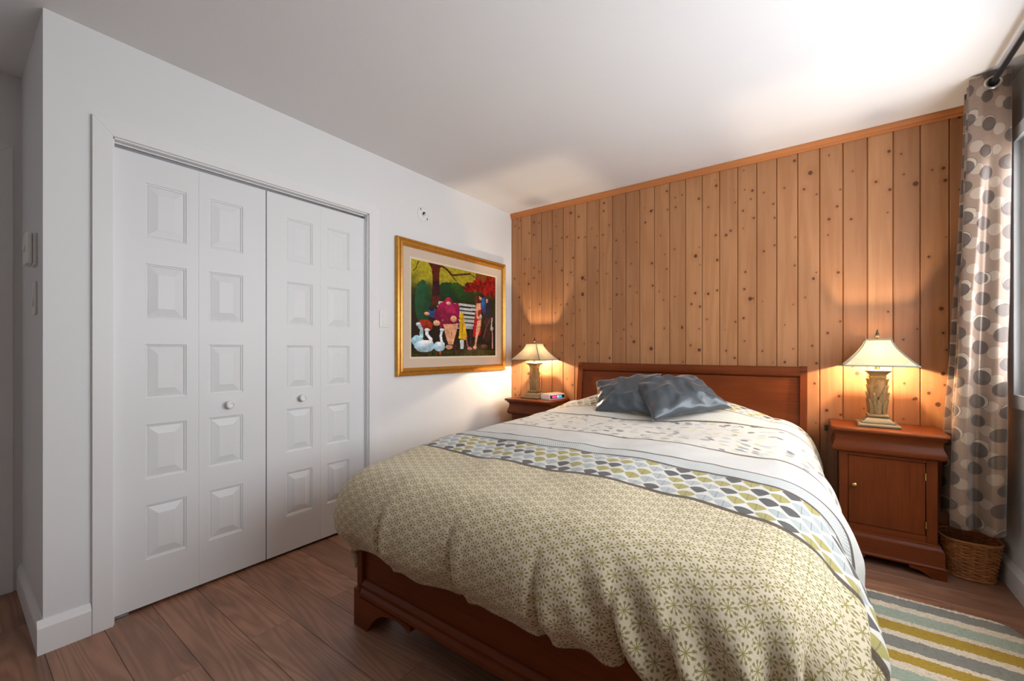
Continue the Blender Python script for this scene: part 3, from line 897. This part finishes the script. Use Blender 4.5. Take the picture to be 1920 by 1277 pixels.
# ------------------------------------------------------------------ clock radio, cord
ck = thing('clock_radio', 'small white clock radio with pink and blue display on the nightstand', 'clock radio', (.530, -.118, .7265), math.radians(78))
bm = bmesh.new(); bm_prism(bm, [(-.052, 0), (.055, 0), (.055, .006), (.046, .040), (.040, .046), (-.040, .050), (-.052, .040)], -.098, .098, 0)
for v in bm.verts: v.co.y *= -1
bmesh.ops.bevel(bm, geom=bm.edges[:], offset=.003, segments=2, affect='EDGES')
cb = bm_obj('housing', bm, M['plastic'], ck, 40)
def face_quad(name, x0, x1, z0, z1, off, mat, par):
    f = lambda z: -(.055 - (z - .006) / .034 * .009) - off
    return mesh(name, [(x0, f(z0), z0), (x1, f(z0), z0), (x1, f(z1), z1), (x0, f(z1), z1), (x0, f(z0) + off * .9, z0), (x1, f(z0) + off * .9, z0), (x1, f(z1) + off * .9, z1), (x0, f(z1) + off * .9, z1)],
                [(0, 1, 2, 3), (4, 7, 6, 5), (0, 4, 5, 1), (1, 5, 6, 2), (2, 6, 7, 3), (3, 7, 4, 0)], mat, par)
disp = face_quad('display', -.090, .090, .009, .036, .0012, M['black'], ck)
def glow(name, c, s):
    m = Mat(name, .3); m.color(lin(c)); m.b.inputs['Emission Color'].default_value = rgba(lin(c)); m.b.inputs['Emission Strength'].default_value = s; return m.m
M['pinkled'] = glow('pink_digits', (226, 60, 110), .8); M['blueled'] = glow('blue_digits', (50, 150, 205), .8); M['paleled'] = glow('pale_digits', (170, 205, 225), .8)
for x0, x1, mt in ((-.066, -.044, 'pinkled'), (-.040, -.018, 'pinkled'), (-.014, -.004, 'pinkled'), (.000, .012, 'paleled'), (.016, .034, 'blueled'), (.038, .052, 'blueled')):
    face_quad('digit', x0, x1, .013, .032, .0020, M[mt], disp)

bm = bmesh.new()
pts = [(2.545, -.09, .7295), (2.50, -.06, .7300), (2.445, -.030, .7300), (2.424, -.028, .7300), (2.4155, -.030, .726), (2.4135, -.034, .712), (2.4125, -.040, .690), (2.408, -.046, .60), (2.406, -.05, .40)]
bm_tube(bm, pts, .0023, 6)
cord = tag(bm_obj('lamp_cord', bm, plain('tan_cord', (150, 100, 62), .5), None, 60), 'thin lamp cord with a black switch over the nightstand edge', 'cord')
bm = bmesh.new(); bm_box(bm, 2.396, 2.413, -.056, -.033, .655, .690, .004); bm_obj('cord_switch', bm, M['black'], cord, 40)

# ------------------------------------------------------------------ wall fittings
def plate(name, label, cat, place, w, h, th):
    t = thing(name, label, cat)
    return t
sw = thing('light_switch', 'white rocker switch plate on the wall beside the closet', 'switch', (0, -1.453, 1.354))
box('switch_plate', 0.0005, .006, -.038, .038, -.058, .058, M['plastic'], sw, .002)
bm = bmesh.new(); bm_prism(bm, [(-.017, .0), (.017, .0)] if False else [(.0058, -.034), (.0095, -.034), (.0070, 0), (.0085, .034), (.0058, .034)], -.0165, .0165, 1)
for v in bm.verts: pass
bm_obj('rocker', bm, M['plastic'], sw, 30)

th_ = thing('thermostat', 'white box thermostat on the narrow return wall', 'thermostat', (-.21, YR, 1.55))
box('back_plate', -.056, .056, -.012, -.0005, -.064, .064, M['plastic'], th_, .002)
box('cover', -.054, .054, -.030, -.013, -.062, .062, M['plastic'], th_, .004)
box('dial_slider', -.020, .020, -.033, -.0305, -.010, .010, M['plastic'], th_, .001)
s2 = thing('light_switch', 'white rocker switch below the thermostat', 'switch', (-.19, YR, 1.353))
box('switch_plate', -.036, .036, -.007, -.0005, -.066, .066, M['plastic'], s2, .002)
bm = bmesh.new(); bm_prism(bm, [(-.0068, -.034), (-.013, -.034), (-.0075, .034), (-.0068, .034)], -.0165, .0165, 0); bm_obj('rocker', bm, M['plastic'], s2, 30)

dt = thing('detector_base', 'round white detector mounting plate above the painting', 'mounting plate', (0, -1.106, 2.152))
bm = bmesh.new(); bm_lathe(bm, [(.056, .0005), (.056, .004), (.050, .008), (.042, .008), (.040, .005), (.024, .005), (.022, .009), (.014, .009), (.013, .003)], (0, 0, 0), 32, 0); bm_obj('mounting_plate', bm, M['plastic'], dt, 40)
bm = bmesh.new(); bm_lathe(bm, [(.0135, .001), (.0135, .0095), (.0005, .0098)], (0, .002, .004), 20, 0); bm_obj('hole_shadow', bm, M['black'], dt, 40)  # solid black disc; its colour stands in for the shade inside the cable hole
bm = bmesh.new(); bm_tube(bm, [(.008, .004, .004), (.018, .0, -.004), (.014, -.008, -.016)], .0045, 8); bm_obj('wire_connector', bm, M['plastic'], dt, 50)
for y, z in ((-.030, .030), (.032, -.030)):
    bm = bmesh.new(); bm_box(bm, .007, .0092, y - .0035, y + .0035, z - .008, z + .008, .001, 1); bm_obj('slot_shadow', bm, M['rod'], dt)  # dark bars painting the shade of open keyhole slots, no real fasteners

# ------------------------------------------------------------------ painting
pc = thing('painting', 'gilt framed painting of people on a park bench with swans', 'painting', (0, -.747, 1.4475))
PO = (-.619, .619, -.4875, .4875)
def gold():
    m = Mat('gilt_wood', .3, .5); o = m.obj(); n = m.noise(o, 40, 3)
    m.color(m.mix(n, lin((214, 160, 70)), lin((178, 116, 42)))); m.b.inputs['Metallic'].default_value = .55
    return m.m
M['gold'] = gold()
def frame_side(q0, q1, prof, mat, name):
    """one mitred moulding between two corners of the outer rectangle; prof = (inset, height off the wall)"""
    (ya, za), (yb, zb) = q0, q1
    bm = bmesh.new(); A = []; B = []
    sgn = lambda v: 1 if v > 0 else -1
    for ins, h in prof:
        A.append(bm.verts.new((h, ya - sgn(ya) * ins, za - sgn(za) * ins))); B.append(bm.verts.new((h, yb - sgn(yb) * ins, zb - sgn(zb) * ins)))
    n = len(prof)
    for i in range(n): bm.faces.new((A[i], A[(i + 1) % n], B[(i + 1) % n], B[i]))
    bm.faces.new(A); bm.faces.new(B[::-1])
    return bm_obj(name, bm, mat, pc, 25)
def frame_rect(y0, y1, z0, z1, prof, mat, name):
    cs = [(y0, z0), (y1, z0), (y1, z1), (y0, z1)]
    for i in range(4): frame_side(cs[i], cs[(i + 1) % 4], prof, mat, name)
frame_rect(*PO, [(0, .001), (0, .026), (.004, .031), (.010, .033), (.016, .029), (.020, .024), (.025, .025), (.030, .034), (.038, .037), (.044, .033), (.047, .026), (.053, .024), (.057, .018), (.057, .001)], M['gold'], 'frame_moulding')
lm = Mat('linen_mat', .9, .1); lo = lm.obj(); lm.color(lm.mix(lm.noise(lo, 300, 2), lin((214, 196, 176)), lin((196, 176, 156)))); M['linen'] = lm.m
frame_rect(-.562, .562, -.4305, .4305, [(0, .002), (0, .018), (.064, .016), (.064, .002)], M['linen'], 'linen_mat')
frame_rect(-.4985, .4985, -.3670, .3670, [(0, .002), (0, .017), (.004, .019), (.010, .017), (.016, .012), (.016, .002)], plain('cream_liner', (226, 214, 184), .5), 'liner')

# the canvas: colour laid down cell by cell from simple painted shapes
def crop_st(x, y):
    yt = 260 + (x - 238) / (915 - 238) * (408 - 260); yb = 1080 + (x - 235) / (912 - 235) * (1060 - 1080)
    s = (x - 237) * 820 / ((x - 237) * 820 + (913 - x) * 652)
    return s, (y - yt) / (yb - yt)
def in_poly(p, poly):
    x, y = p; c = False; j = len(poly) - 1
    for i in range(len(poly)):
        (xi, yi), (xj, yj) = poly[i], poly[j]
        if (yi > y) != (yj > y) and x < (xj - xi) * (y - yi) / (yj - yi) + xi: c = not c
        j = i
    return c
ART = []
def poly(c, *pts, var=.18): ART.append(('p', [crop_st(*p) for p in pts], c, var))
def ell(c, cx, cy, rx, ry, var=.18):
    s0, t0 = crop_st(cx - rx, cy); s1, t1 = crop_st(cx + rx, cy); _, ta = crop_st(cx, cy - ry); _, tb = crop_st(cx, cy + ry)
    ART.append(('e', ((s0 + s1) / 2, (ta + tb) / 2, (s1 - s0) / 2, (tb - ta) / 2), c, var))
def stroke(c, pts, w):
    for (x0, y0, *_), (x1, y1, *_) in zip(pts, pts[1:]):
        d = math.hypot(x1 - x0, y1 - y0); nx, ny = -(y1 - y0) / d * w / 2, (x1 - x0) / d * w / 2
        poly(c, (x0 + nx, y0 + ny), (x1 + nx, y1 + ny), (x1 - nx, y1 - ny), (x0 - nx, y0 - ny)); ell(c, x1, y1, w / 2, w / 2)
skin = (222, 160, 122); wht = (206, 212, 214); mag = (140, 18, 62); red = (186, 18, 34)
# foliage and trees
ell((22, 70, 42), 300, 620, 46, 190); ell((16, 56, 30), 470, 520, 80, 80); ell((24, 60, 26), 600, 540, 90, 70); ell((36, 74, 24), 520, 480, 40, 40)
for cx, cy, rx, ry in ((660, 480, 70, 40), (760, 480, 60, 50), (850, 450, 60, 60), (720, 440, 50, 30), (870, 520, 45, 60), (620, 500, 40, 24), (800, 530, 40, 30)): ell((142, 20, 18), cx, cy, rx, ry, .5)
poly((84, 30, 20), (330, 275), (425, 285), (402, 330), (398, 430), (404, 640), (350, 640), (356, 430), (352, 340))
poly((52, 20, 30), (356, 430), (400, 430), (403, 560), (352, 560))
stroke((74, 30, 18), [(405, 298), (445, 325), (490, 380), (560, 372), (640, 366)], 15); stroke((74, 30, 18), [(640, 366), (690, 400), (730, 440)], 7); stroke((74, 30, 18), [(490, 385), (530, 440), (600, 500)], 7); stroke((74, 30, 18), [(275, 275), (262, 330), (245, 360)], 5)
# bench
for k in range(6): poly((188, 190, 186), (392, 606 + k * 34), (690, 632 + k * 33), (690, 652 + k * 33), (392, 628 + k * 34), var=.12)
poly((150, 150, 148), (520, 812), (664, 812), (664, 838), (520, 838)); stroke((62, 50, 46), [(643, 840), (645, 960)], 10)
# small figure and shrubs
ell((150, 40, 22), 312, 815, 46, 52, .4); ell((30, 70, 120), 358, 706, 30, 42); ell((30, 24, 30), 350, 672, 18, 18); ell(skin, 322, 714, 16, 14); ell(skin, 394, 650, 9, 11)
# seated woman in magenta
ell((110, 14, 50), 395, 735, 28, 66); ell(mag, 462, 690, 76, 92); ell(mag, 525, 690, 24, 76); poly((122, 14, 54), (398, 770), (545, 760), (545, 830), (520, 800), (430, 808), (405, 850))
poly((168, 30, 84), (430, 640), (500, 635), (520, 700), (450, 712)); ell(mag, 464, 606, 34, 14); ell((160, 28, 78), 463, 592, 21, 22); ell(skin, 462, 620, 17, 13)
poly(skin, (425, 800), (480, 798), (482, 880), (480, 975), (462, 975), (440, 890)); poly(skin, (478, 800), (538, 790), (520, 870), (496, 975), (474, 975), (484, 890)); ell(skin, 468, 995, 26, 20); ell((66, 28, 34), 508, 995, 16, 24); ell(skin, 500, 752, 24, 26); ell(skin, 382, 792, 22, 24)
# child in yellow
poly((218, 172, 26), (552, 712), (582, 722), (590, 790), (612, 900), (606, 934), (540, 920), (548, 820)); ell((206, 160, 24), 563, 730, 19, 30); stroke((150, 108, 14), [(572, 800), (566, 920)], 5)
poly(wht, (550, 930), (584, 932), (580, 1010), (556, 1010)); stroke((214, 96, 110), [(604, 900), (612, 970), (628, 1005)], 8); ell((220, 120, 126), 636, 1006, 22, 12)
# couple
ell((92, 34, 22), 712, 596, 26, 44); ell((104, 40, 24), 700, 620, 14, 34); ell(skin, 742, 574, 14, 18); poly(skin, (700, 620), (742, 616), (748, 690), (690, 690)); poly(red, (690, 690), (746, 668), (748, 760), (740, 890), (664, 906), (676, 770))
stroke(skin, [(704, 640), (708, 740)], 18); poly(skin, (706, 770), (748, 756), (740, 830), (712, 900), (696, 985), (680, 985), (690, 900)); ell(skin, 684, 996, 18, 16)
ell((26, 24, 34), 752, 556, 17, 15); ell((24, 62, 120), 790, 640, 46, 72); ell((36, 92, 150), 770, 620, 20, 44); ell((20, 28, 52), 824, 690, 30, 84); ell(skin, 812, 600, 12, 16); ell(wht, 742, 734, 12, 20); ell(skin, 722, 742, 24, 12)
poly((58, 32, 30), (780, 760), (850, 740), (872, 780), (842, 940), (800, 950), (752, 910), (790, 850)); stroke((120, 84, 76), [(850, 750), (800, 830), (770, 920)], 6); ell((96, 66, 52), 780, 985, 36, 18)
stroke((196, 186, 184), [(872, 745), (862, 830)], 13); ell((206, 196, 190), 868, 836, 17, 18); stroke((170, 130, 120), [(874, 850), (876, 1000)], 11)
# swans
ell((150, 190, 200), 270, 945, 32, 46); stroke((170, 205, 212), [(274, 800), (292, 850), (290, 915)], 20); ell((190, 214, 220), 274, 806, 13, 16)
ell((176, 206, 220), 310, 990, 58, 50); ell((228, 236, 240), 318, 960, 42, 24); stroke((226, 232, 236), [(322, 852), (322, 890), (346, 930), (346, 960)], 19); ell((232, 236, 238), 324, 852, 16, 13)
ell((166, 200, 216), 400, 990, 38, 42); ell((226, 234, 238), 408, 968, 26, 20); stroke((224, 230, 234), [(416, 850), (408, 900), (414, 950)], 16); ell((230, 234, 236), 416, 848, 15, 12); stroke((196, 70, 40), [(404, 1028), (404, 1058)], 7)
def art_color(s, t):
    n1 = noise.noise((s * 9, t * 9, 0)); n2 = noise.noise((s * 30, t * 30, 4)); 
    top = sstep(.42, .10, t + n1 * .08) if False else 1 - sstep(.12, .40, t + n1 * .10 + .10 * max(0, s - .4))
    base = [28 + 10 * n1, 22 + 8 * n1, 12]
    gr = 1 - sstep(.40, .70, t + n1 * .1)
    c = [base[i] * (1 - gr) + (26, 38, 14)[i] * gr for i in range(3)]
    yl = (166 + 34 * n2, 152 + 30 * n2, 38) if s < .72 else (120, 70, 24)
    c = [c[i] * (1 - top) + yl[i] * top for i in range(3)]
    if t > .93: c = [c[i] + (20, 24, 4)[i] * (1 + n2) for i in range(3)]
    for kind, g_, cc, var in ART:
        if kind == 'e':
            dx = (s - g_[0]) / g_[2]; dy = (t - g_[1]) / g_[3]; d = dx * dx + dy * dy + n2 * var * .8
            if d < 1:
                k = 1 + var * (n2 + n1) + .16 * (-dy - dx * .4) * (var < .3); c = [x * k for x in cc]
        elif in_poly((s, t), g_): k = 1 + var * (n2 + n1); c = [x * k for x in cc]
    return [max(0, min(255, x)) for x in c]
NA, NB = 190, 144
vs = []; fs = []; cols = []
for j in range(NB + 1):
    for i in range(NA + 1): vs.append((.0145, -.4835 + .967 * i / NA, .352 - .704 * j / NB))
for j in range(NB):
    for i in range(NA):
        a = j * (NA + 1) + i; fs.append((a, a + NA + 1, a + NA + 2, a + 1)); cols.append(lin(art_color((i + .5) / NA, (j + .5) / NB)))
cv = mesh('canvas', vs, fs, None, pc)
at = cv.data.color_attributes.new('paint', 'FLOAT_COLOR', 'CORNER')
for p in cv.data.polygons:
    for li in p.loop_indices: at.data[li].color = (*cols[p.index], 1)
am_ = Mat('varnished_oil_paint', .22, .5); an = am_.node('ShaderNodeVertexColor', layer_name='paint'); am_.color(an.outputs['Color'])
am_.bump(am_.noise(am_.obj(), 90, 3), .15, .004); cv.data.materials.append(am_.m)
so = cv.modifiers.new('thickness', 'SOLIDIFY'); so.thickness = .008; so.offset = -1

# ------------------------------------------------------------------ curtain and rod
def curtain_mat():
    m = Mat('printed_taupe_satin', .30, .6); u, v = m.uv()
    base = lin((124, 100, 83)); darkc = lin((70, 55, 46)); pale = lin((180, 162, 143)); line = lin((58, 48, 44))
    slub = m.noise(m.comb(u * 14, v * 170, 0), 1.0, 3)
    c = m.mix(slub * .5, base, lin((146, 122, 104)))
    def cell(cw, ch, ox, oy, sd, jit=.3):
        gx = u / cw + ox; gy = v / ch + oy + gx.floor() * .5
        h, hc = m.white(m.comb(gx.floor(), gy.floor(), sd)); q = m.sep(hc)
        return (gx.fract() - .5 - (q[0] - .5) * jit) * cw, (gy.fract() - .5 - (q[1] - .5) * jit) * ch, q
    def dist(dx, dy): return (dx * dx + dy * dy * 1.12).sqrt()
    ax, ay, q = cell(.100, .116, 0.0, 0.0, 1.0)
    rr = q[2] * .009 + .029
    disc_ = (dist(ax, ay) - rr).below(0, .0015)
    ox, oy = (q[1] - .5) * .034, (q[0] - .5) * .024 + .007
    rd_ = dist(ax - ox, ay + oy) - rr * .98
    ring_in = rd_.below(0, .0015)
    bx, by, q2 = cell(.100, .116, .45, .30, 2.0)
    faint = (dist(bx, by) - (q2[2] * .008 + .024)).below(0, .0015)
    c = m.mix(faint * .45, c, pale)
    c = m.mix(ring_in * .65 * q[1].gt(.4), c, pale)
    c = m.mix(disc_ * .9, c, darkc)
    c = m.mix(rd_.abs().below(.0011, .001) * q[1].gt(.4) * .9, c, line)
    m.color(c); m.bump(slub, .10, .004)
    m.b.inputs['Sheen Weight'].default_value = .35
    m.b.inputs['Metallic'].default_value = .15
    return m.m
TOP = [(3.07, -.14), (2.957, -.185), (3.07, -.222), (2.952, -.258), (3.06, -.290), (2.946, -.330), (2.978, -.350), (3.012, -.353), (3.045, -.353), (3.074, -.346), (3.080, -.325)]
BOT = [(3.06, -.08), (2.888, -.095), (3.02, -.145), (2.905, -.185), (3.00, -.235), (2.886, -.300), (2.927, -.352), (2.972, -.295), (3.016, -.362), (3.058, -.345), (3.064, -.305)]
def crom(P, t):
    n = len(P) - 1; i = min(int(t * n), n - 1); f = t * n - i
    p = [P[max(0, min(n, i + k))] for k in (-1, 0, 1, 2)]
    return tuple(.5 * (2 * p[1][c] + (p[2][c] - p[0][c]) * f + (2 * p[0][c] - 5 * p[1][c] + 4 * p[2][c] - p[3][c]) * f * f + (3 * p[1][c] - p[0][c] - 3 * p[2][c] + p[3][c]) * f ** 3) for c in (0, 1))
CT, CB = 2.425, .285
ct = thing('curtain', 'taupe satin curtain with round dots bunched in the corner', 'curtain', (3.017, -.25, 0))
NS_, NZ_ = 180, 90; vs = []; uvs = []; 
arc = [0]
for i in range(1, NS_ + 1):
    a, b = crom(TOP, (i - 1) / NS_), crom(TOP, i / NS_); a2, b2 = crom(BOT, (i - 1) / NS_), crom(BOT, i / NS_)
    arc.append(arc[-1] + .5 * (math.dist(a, b) + math.dist(a2, b2)))
for j in range(NZ_ + 1):
    q = j / NZ_; z = CT + (CB - CT) * q
    w = sstep(.0, 1.0, q) * .6 + q * .4
    for i in range(NS_ + 1):
        t = i / NS_; a, b = crom(TOP, t), crom(BOT, t)
        x = a[0] * (1 - w) + b[0] * w + .006 * noise.noise((t * 9, z * 2.2, 0)) * min(1, q * 4)
        y = a[1] * (1 - w) + b[1] * w + .006 * noise.noise((t * 9, z * 2.2, 7)) * min(1, q * 4)
        zz = z + (.012 * noise.noise((t * 6, 0, 3)) * q)
        vs.append((x - 3.017, y + .25, zz)); uvs.append((arc[i], CT - z))
n1 = NS_ + 1
fs = [(j * n1 + i, (j + 1) * n1 + i, (j + 1) * n1 + i + 1, j * n1 + i + 1) for j in range(NZ_) for i in range(NS_)]
# cut the grommet openings where the rod passes through each layer
cut = [f for f in fs if math.hypot(sum(vs[k][0] for k in f) / 4, sum(vs[k][2] for k in f) / 4 - 2.380) < .021]
fs = [f for f in fs if f not in set(cut)]
cl = mesh('curtain_cloth', vs, fs, curtain_mat(), ct, True, uvs)
so = cl.modifiers.new('thickness', 'SOLIDIFY'); so.thickness = .0016
for yy, tl in ((-.3535, 0.0), (-.303, .9), (-.272, -.8)):
    bm = bmesh.new(); N = 28; rings = []
    for k in range(N):
        a = 2 * PI * k / N; row = []
        for rr, h in ((.0195, -.002), (.021, -.004), (.026, -.0045), (.030, -.0025), (.031, 0), (.0195, 0)):
            row.append(bm.verts.new((rr * math.cos(a), h, rr * math.sin(a))))
        rings.append(row)
    for k in range(N):
        a, b = rings[k], rings[(k + 1) % N]
        for i in range(6): bm.faces.new((a[i], a[(i + 1) % 6], b[(i + 1) % 6], b[i]))
    g_ = bm_obj('grommet', bm, M['grommet'], ct, 50); g_.location = (0, yy + .25, 2.380); g_.rotation_euler = (0, 0, tl * .5)
    g_['label'] = 'round pewter grommet'
rd = thing('curtain_rod', 'dark metal curtain rod running through the curtain above the window', 'curtain rod', (3.017, -1.4, 2.380))
bm = bmesh.new(); bm_lathe(bm, [(.011, -1.62), (.011, 1.34)], seg=16, axis=1); bm_obj('rod', bm, M['rod'], rd, 50)
for y in (1.345, -1.625):
    bm = bmesh.new(); bm_lathe(bm, [(.011, -.004), (.016, 0), (.019, .012), (.016, .022), (.0005, .026)] if y > 0 else [(.0005, -.026), (.016, -.022), (.019, -.012), (.016, 0), (.011, .004)], (0, y - .001, 0), 16, 1); bm_obj('finial', bm, M['rod'], rd, 50)
for y in (1.300, -1.5):
    bm = bmesh.new(); bm_box(bm, .0, .1022, y - .007, y + .007, -.018, -.0105); bm_box(bm, .097, .1022, y - .014, y + .014, -.045, .035); bm_obj('wall_bracket', bm, M['rod'], rd)

# ------------------------------------------------------------------ basket in the corner
bk = thing('basket', 'small brown woven wicker basket under the curtain', 'basket', (2.985, -.118, 0))
def dring(hw, dp, n=48):
    """D-shaped ring, straight towards the back wall"""
    pts = []
    for k in range(n):
        a = 2 * PI * k / n; c_, s_ = math.cos(a), math.sin(a)
        e = .62
        pts.append((hw * math.copysign(abs(c_) ** e, c_), dp * math.copysign(abs(s_) ** (e if s_ > 0 else .9), s_)))
    return pts
wick = Mat('wicker', .5, .4); wo = wick.obj(); wx, wy, wz = wick.sep(wo)
wn = wick.noise(wick.comb(wx * 30, wy * 30, wz * 260), 1.0, 2); wick.color(wick.mix(wn.above(.5, .4), lin((206, 142, 86)), lin((146, 86, 46)))); M['wicker'] = wick.m
HB = .190; NR = 19
bm = bmesh.new()
for j in range(NR):
    q = j / (NR - 1); hw = .088 + .022 * q; dp = .086 + .016 * q; z = .008 + (HB - .02) * q
    P0 = dring(hw, dp, 56)
    ring = []
    for k, (x, y) in enumerate(P0):
        off = 1 + (.026 if ((k // 2) + j) % 2 else -.020)
        ring.append((x * off, y * off, z + R.uniform(-.0006, .0006)))
    bm_tube(bm, ring, .0035, 5, True)
bm_obj('woven_strands', bm, M['wicker'], bk, 60)['kind'] = 'stuff'
bm = bmesh.new()
for k in range(28):
    a = 2 * k
    b0 = dring(.088, .086, 56)[a]; t0 = dring(.110, .102, 56)[a]
    bm_tube(bm, [(b0[0], b0[1], .004), (t0[0], t0[1], HB - .006)], .0030, 5)
bm_obj('stakes', bm, M['wicker'], bk, 60)['kind'] = 'stuff'
bm = bmesh.new(); bm_tube(bm, [(x, y, HB) for x, y in dring(.112, .104, 56)], .0068, 7, True); bm_obj('rim', bm, M['wicker'], bk, 60)
bm = bmesh.new(); bm_tube(bm, [(x, y, .006) for x, y in dring(.089, .087, 56)], .0060, 7, True); bm_obj('foot_ring', bm, M['wicker'], bk, 60)
bm = bmesh.new(); vsb = [bm.verts.new((x, y, .006)) for x, y in dring(.086, .084, 56)]; f = bm.faces.new(vsb)
r_ = bmesh.ops.extrude_face_region(bm, geom=[f])
for v in [e for e in r_['geom'] if isinstance(e, bmesh.types.BMVert)]: v.co.z += .006
bm_obj('bottom', bm, M['wicker'], bk)

# ------------------------------------------------------------------ striped rug
RX0, RX1, RY0, RY1 = 2.335, 3.022, -2.05, -.622
def rug_mat():
    m = Mat('tufted_wool', .95, .1); o = m.obj(); x, y, z = m.sep(o)
    wob = m.noise(o, 45, 2); n2 = m.noise(m.comb(x * 60, y * 260, 0), 1.0, 3)
    yy = (y * -1 + RY1) + (wob - .5) * .010
    c = lin((226, 217, 200)); gr, sea, ye = lin((138, 142, 138)), lin((168, 184, 170)), lin((180, 153, 66))
    c = m.mix(0.0, c, c)
    for a, b, cc in ((.030, .101, gr), (.148, .228, sea), (.258, .335, ye), (.375, .457, gr), (.484, .545, ye), (.590, .665, sea), (.700, .775, gr), (.81, .885, ye), (.92, 1.0, sea), (1.03, 1.11, gr), (1.14, 1.22, ye), (1.26, 1.34, gr)):
        c = m.mix(yy.within(a, b), c, cc)
    c = m.mix(n2.above(.58, .2) * .42, c, lin((112, 104, 88)))
    m.color(c); m.bump(m.noise(o, 240, 2), .7, .008)
    return m.m
NX, NY = 180, 340; rc = .07; vs = []; fs = []; ok = {}
def rug_in(x, y):
    dx = max(RX0 + rc - x, x - (RX1 - rc), 0); dy = max(RY0 + rc - y, y - (RY1 - rc), 0); return math.hypot(dx, dy)
for j in range(NY + 1):
    for i in range(NX + 1):
        x = RX0 + (RX1 - RX0) * i / NX; y = RY0 + (RY1 - RY0) * j / NY; d = rug_in(x, y)
        if d > rc:                                        # pull the corner cells onto the rounded outline
            cx = min(max(x, RX0 + rc), RX1 - rc); cy = min(max(y, RY0 + rc), RY1 - rc); x = cx + (x - cx) * rc / d; y = cy + (y - cy) * rc / d; d = rc
        ed = min(x - RX0, RX1 - x, y - RY0, RY1 - y); ed = min(ed, rc - d if d > 0 else ed)
        hgt = .0165 * min(1, max(0, ed) / .012) ** .5 + (R.uniform(-.0022, .0022) + .002 * noise.noise((x * 40, y * 40, 0)) if ed > .003 else 0)
        vs.append((x, y, max(.001, hgt)))
for j in range(NY):
    for i in range(NX): a = j * (NX + 1) + i; fs.append((a, a + 1, a + NX + 2, a + NX + 1))
rg = mesh('rug', vs, fs, rug_mat(), None, True)
tag(rg, 'tufted rug striped in white, grey, pale green and mustard beside the bed', 'rug')
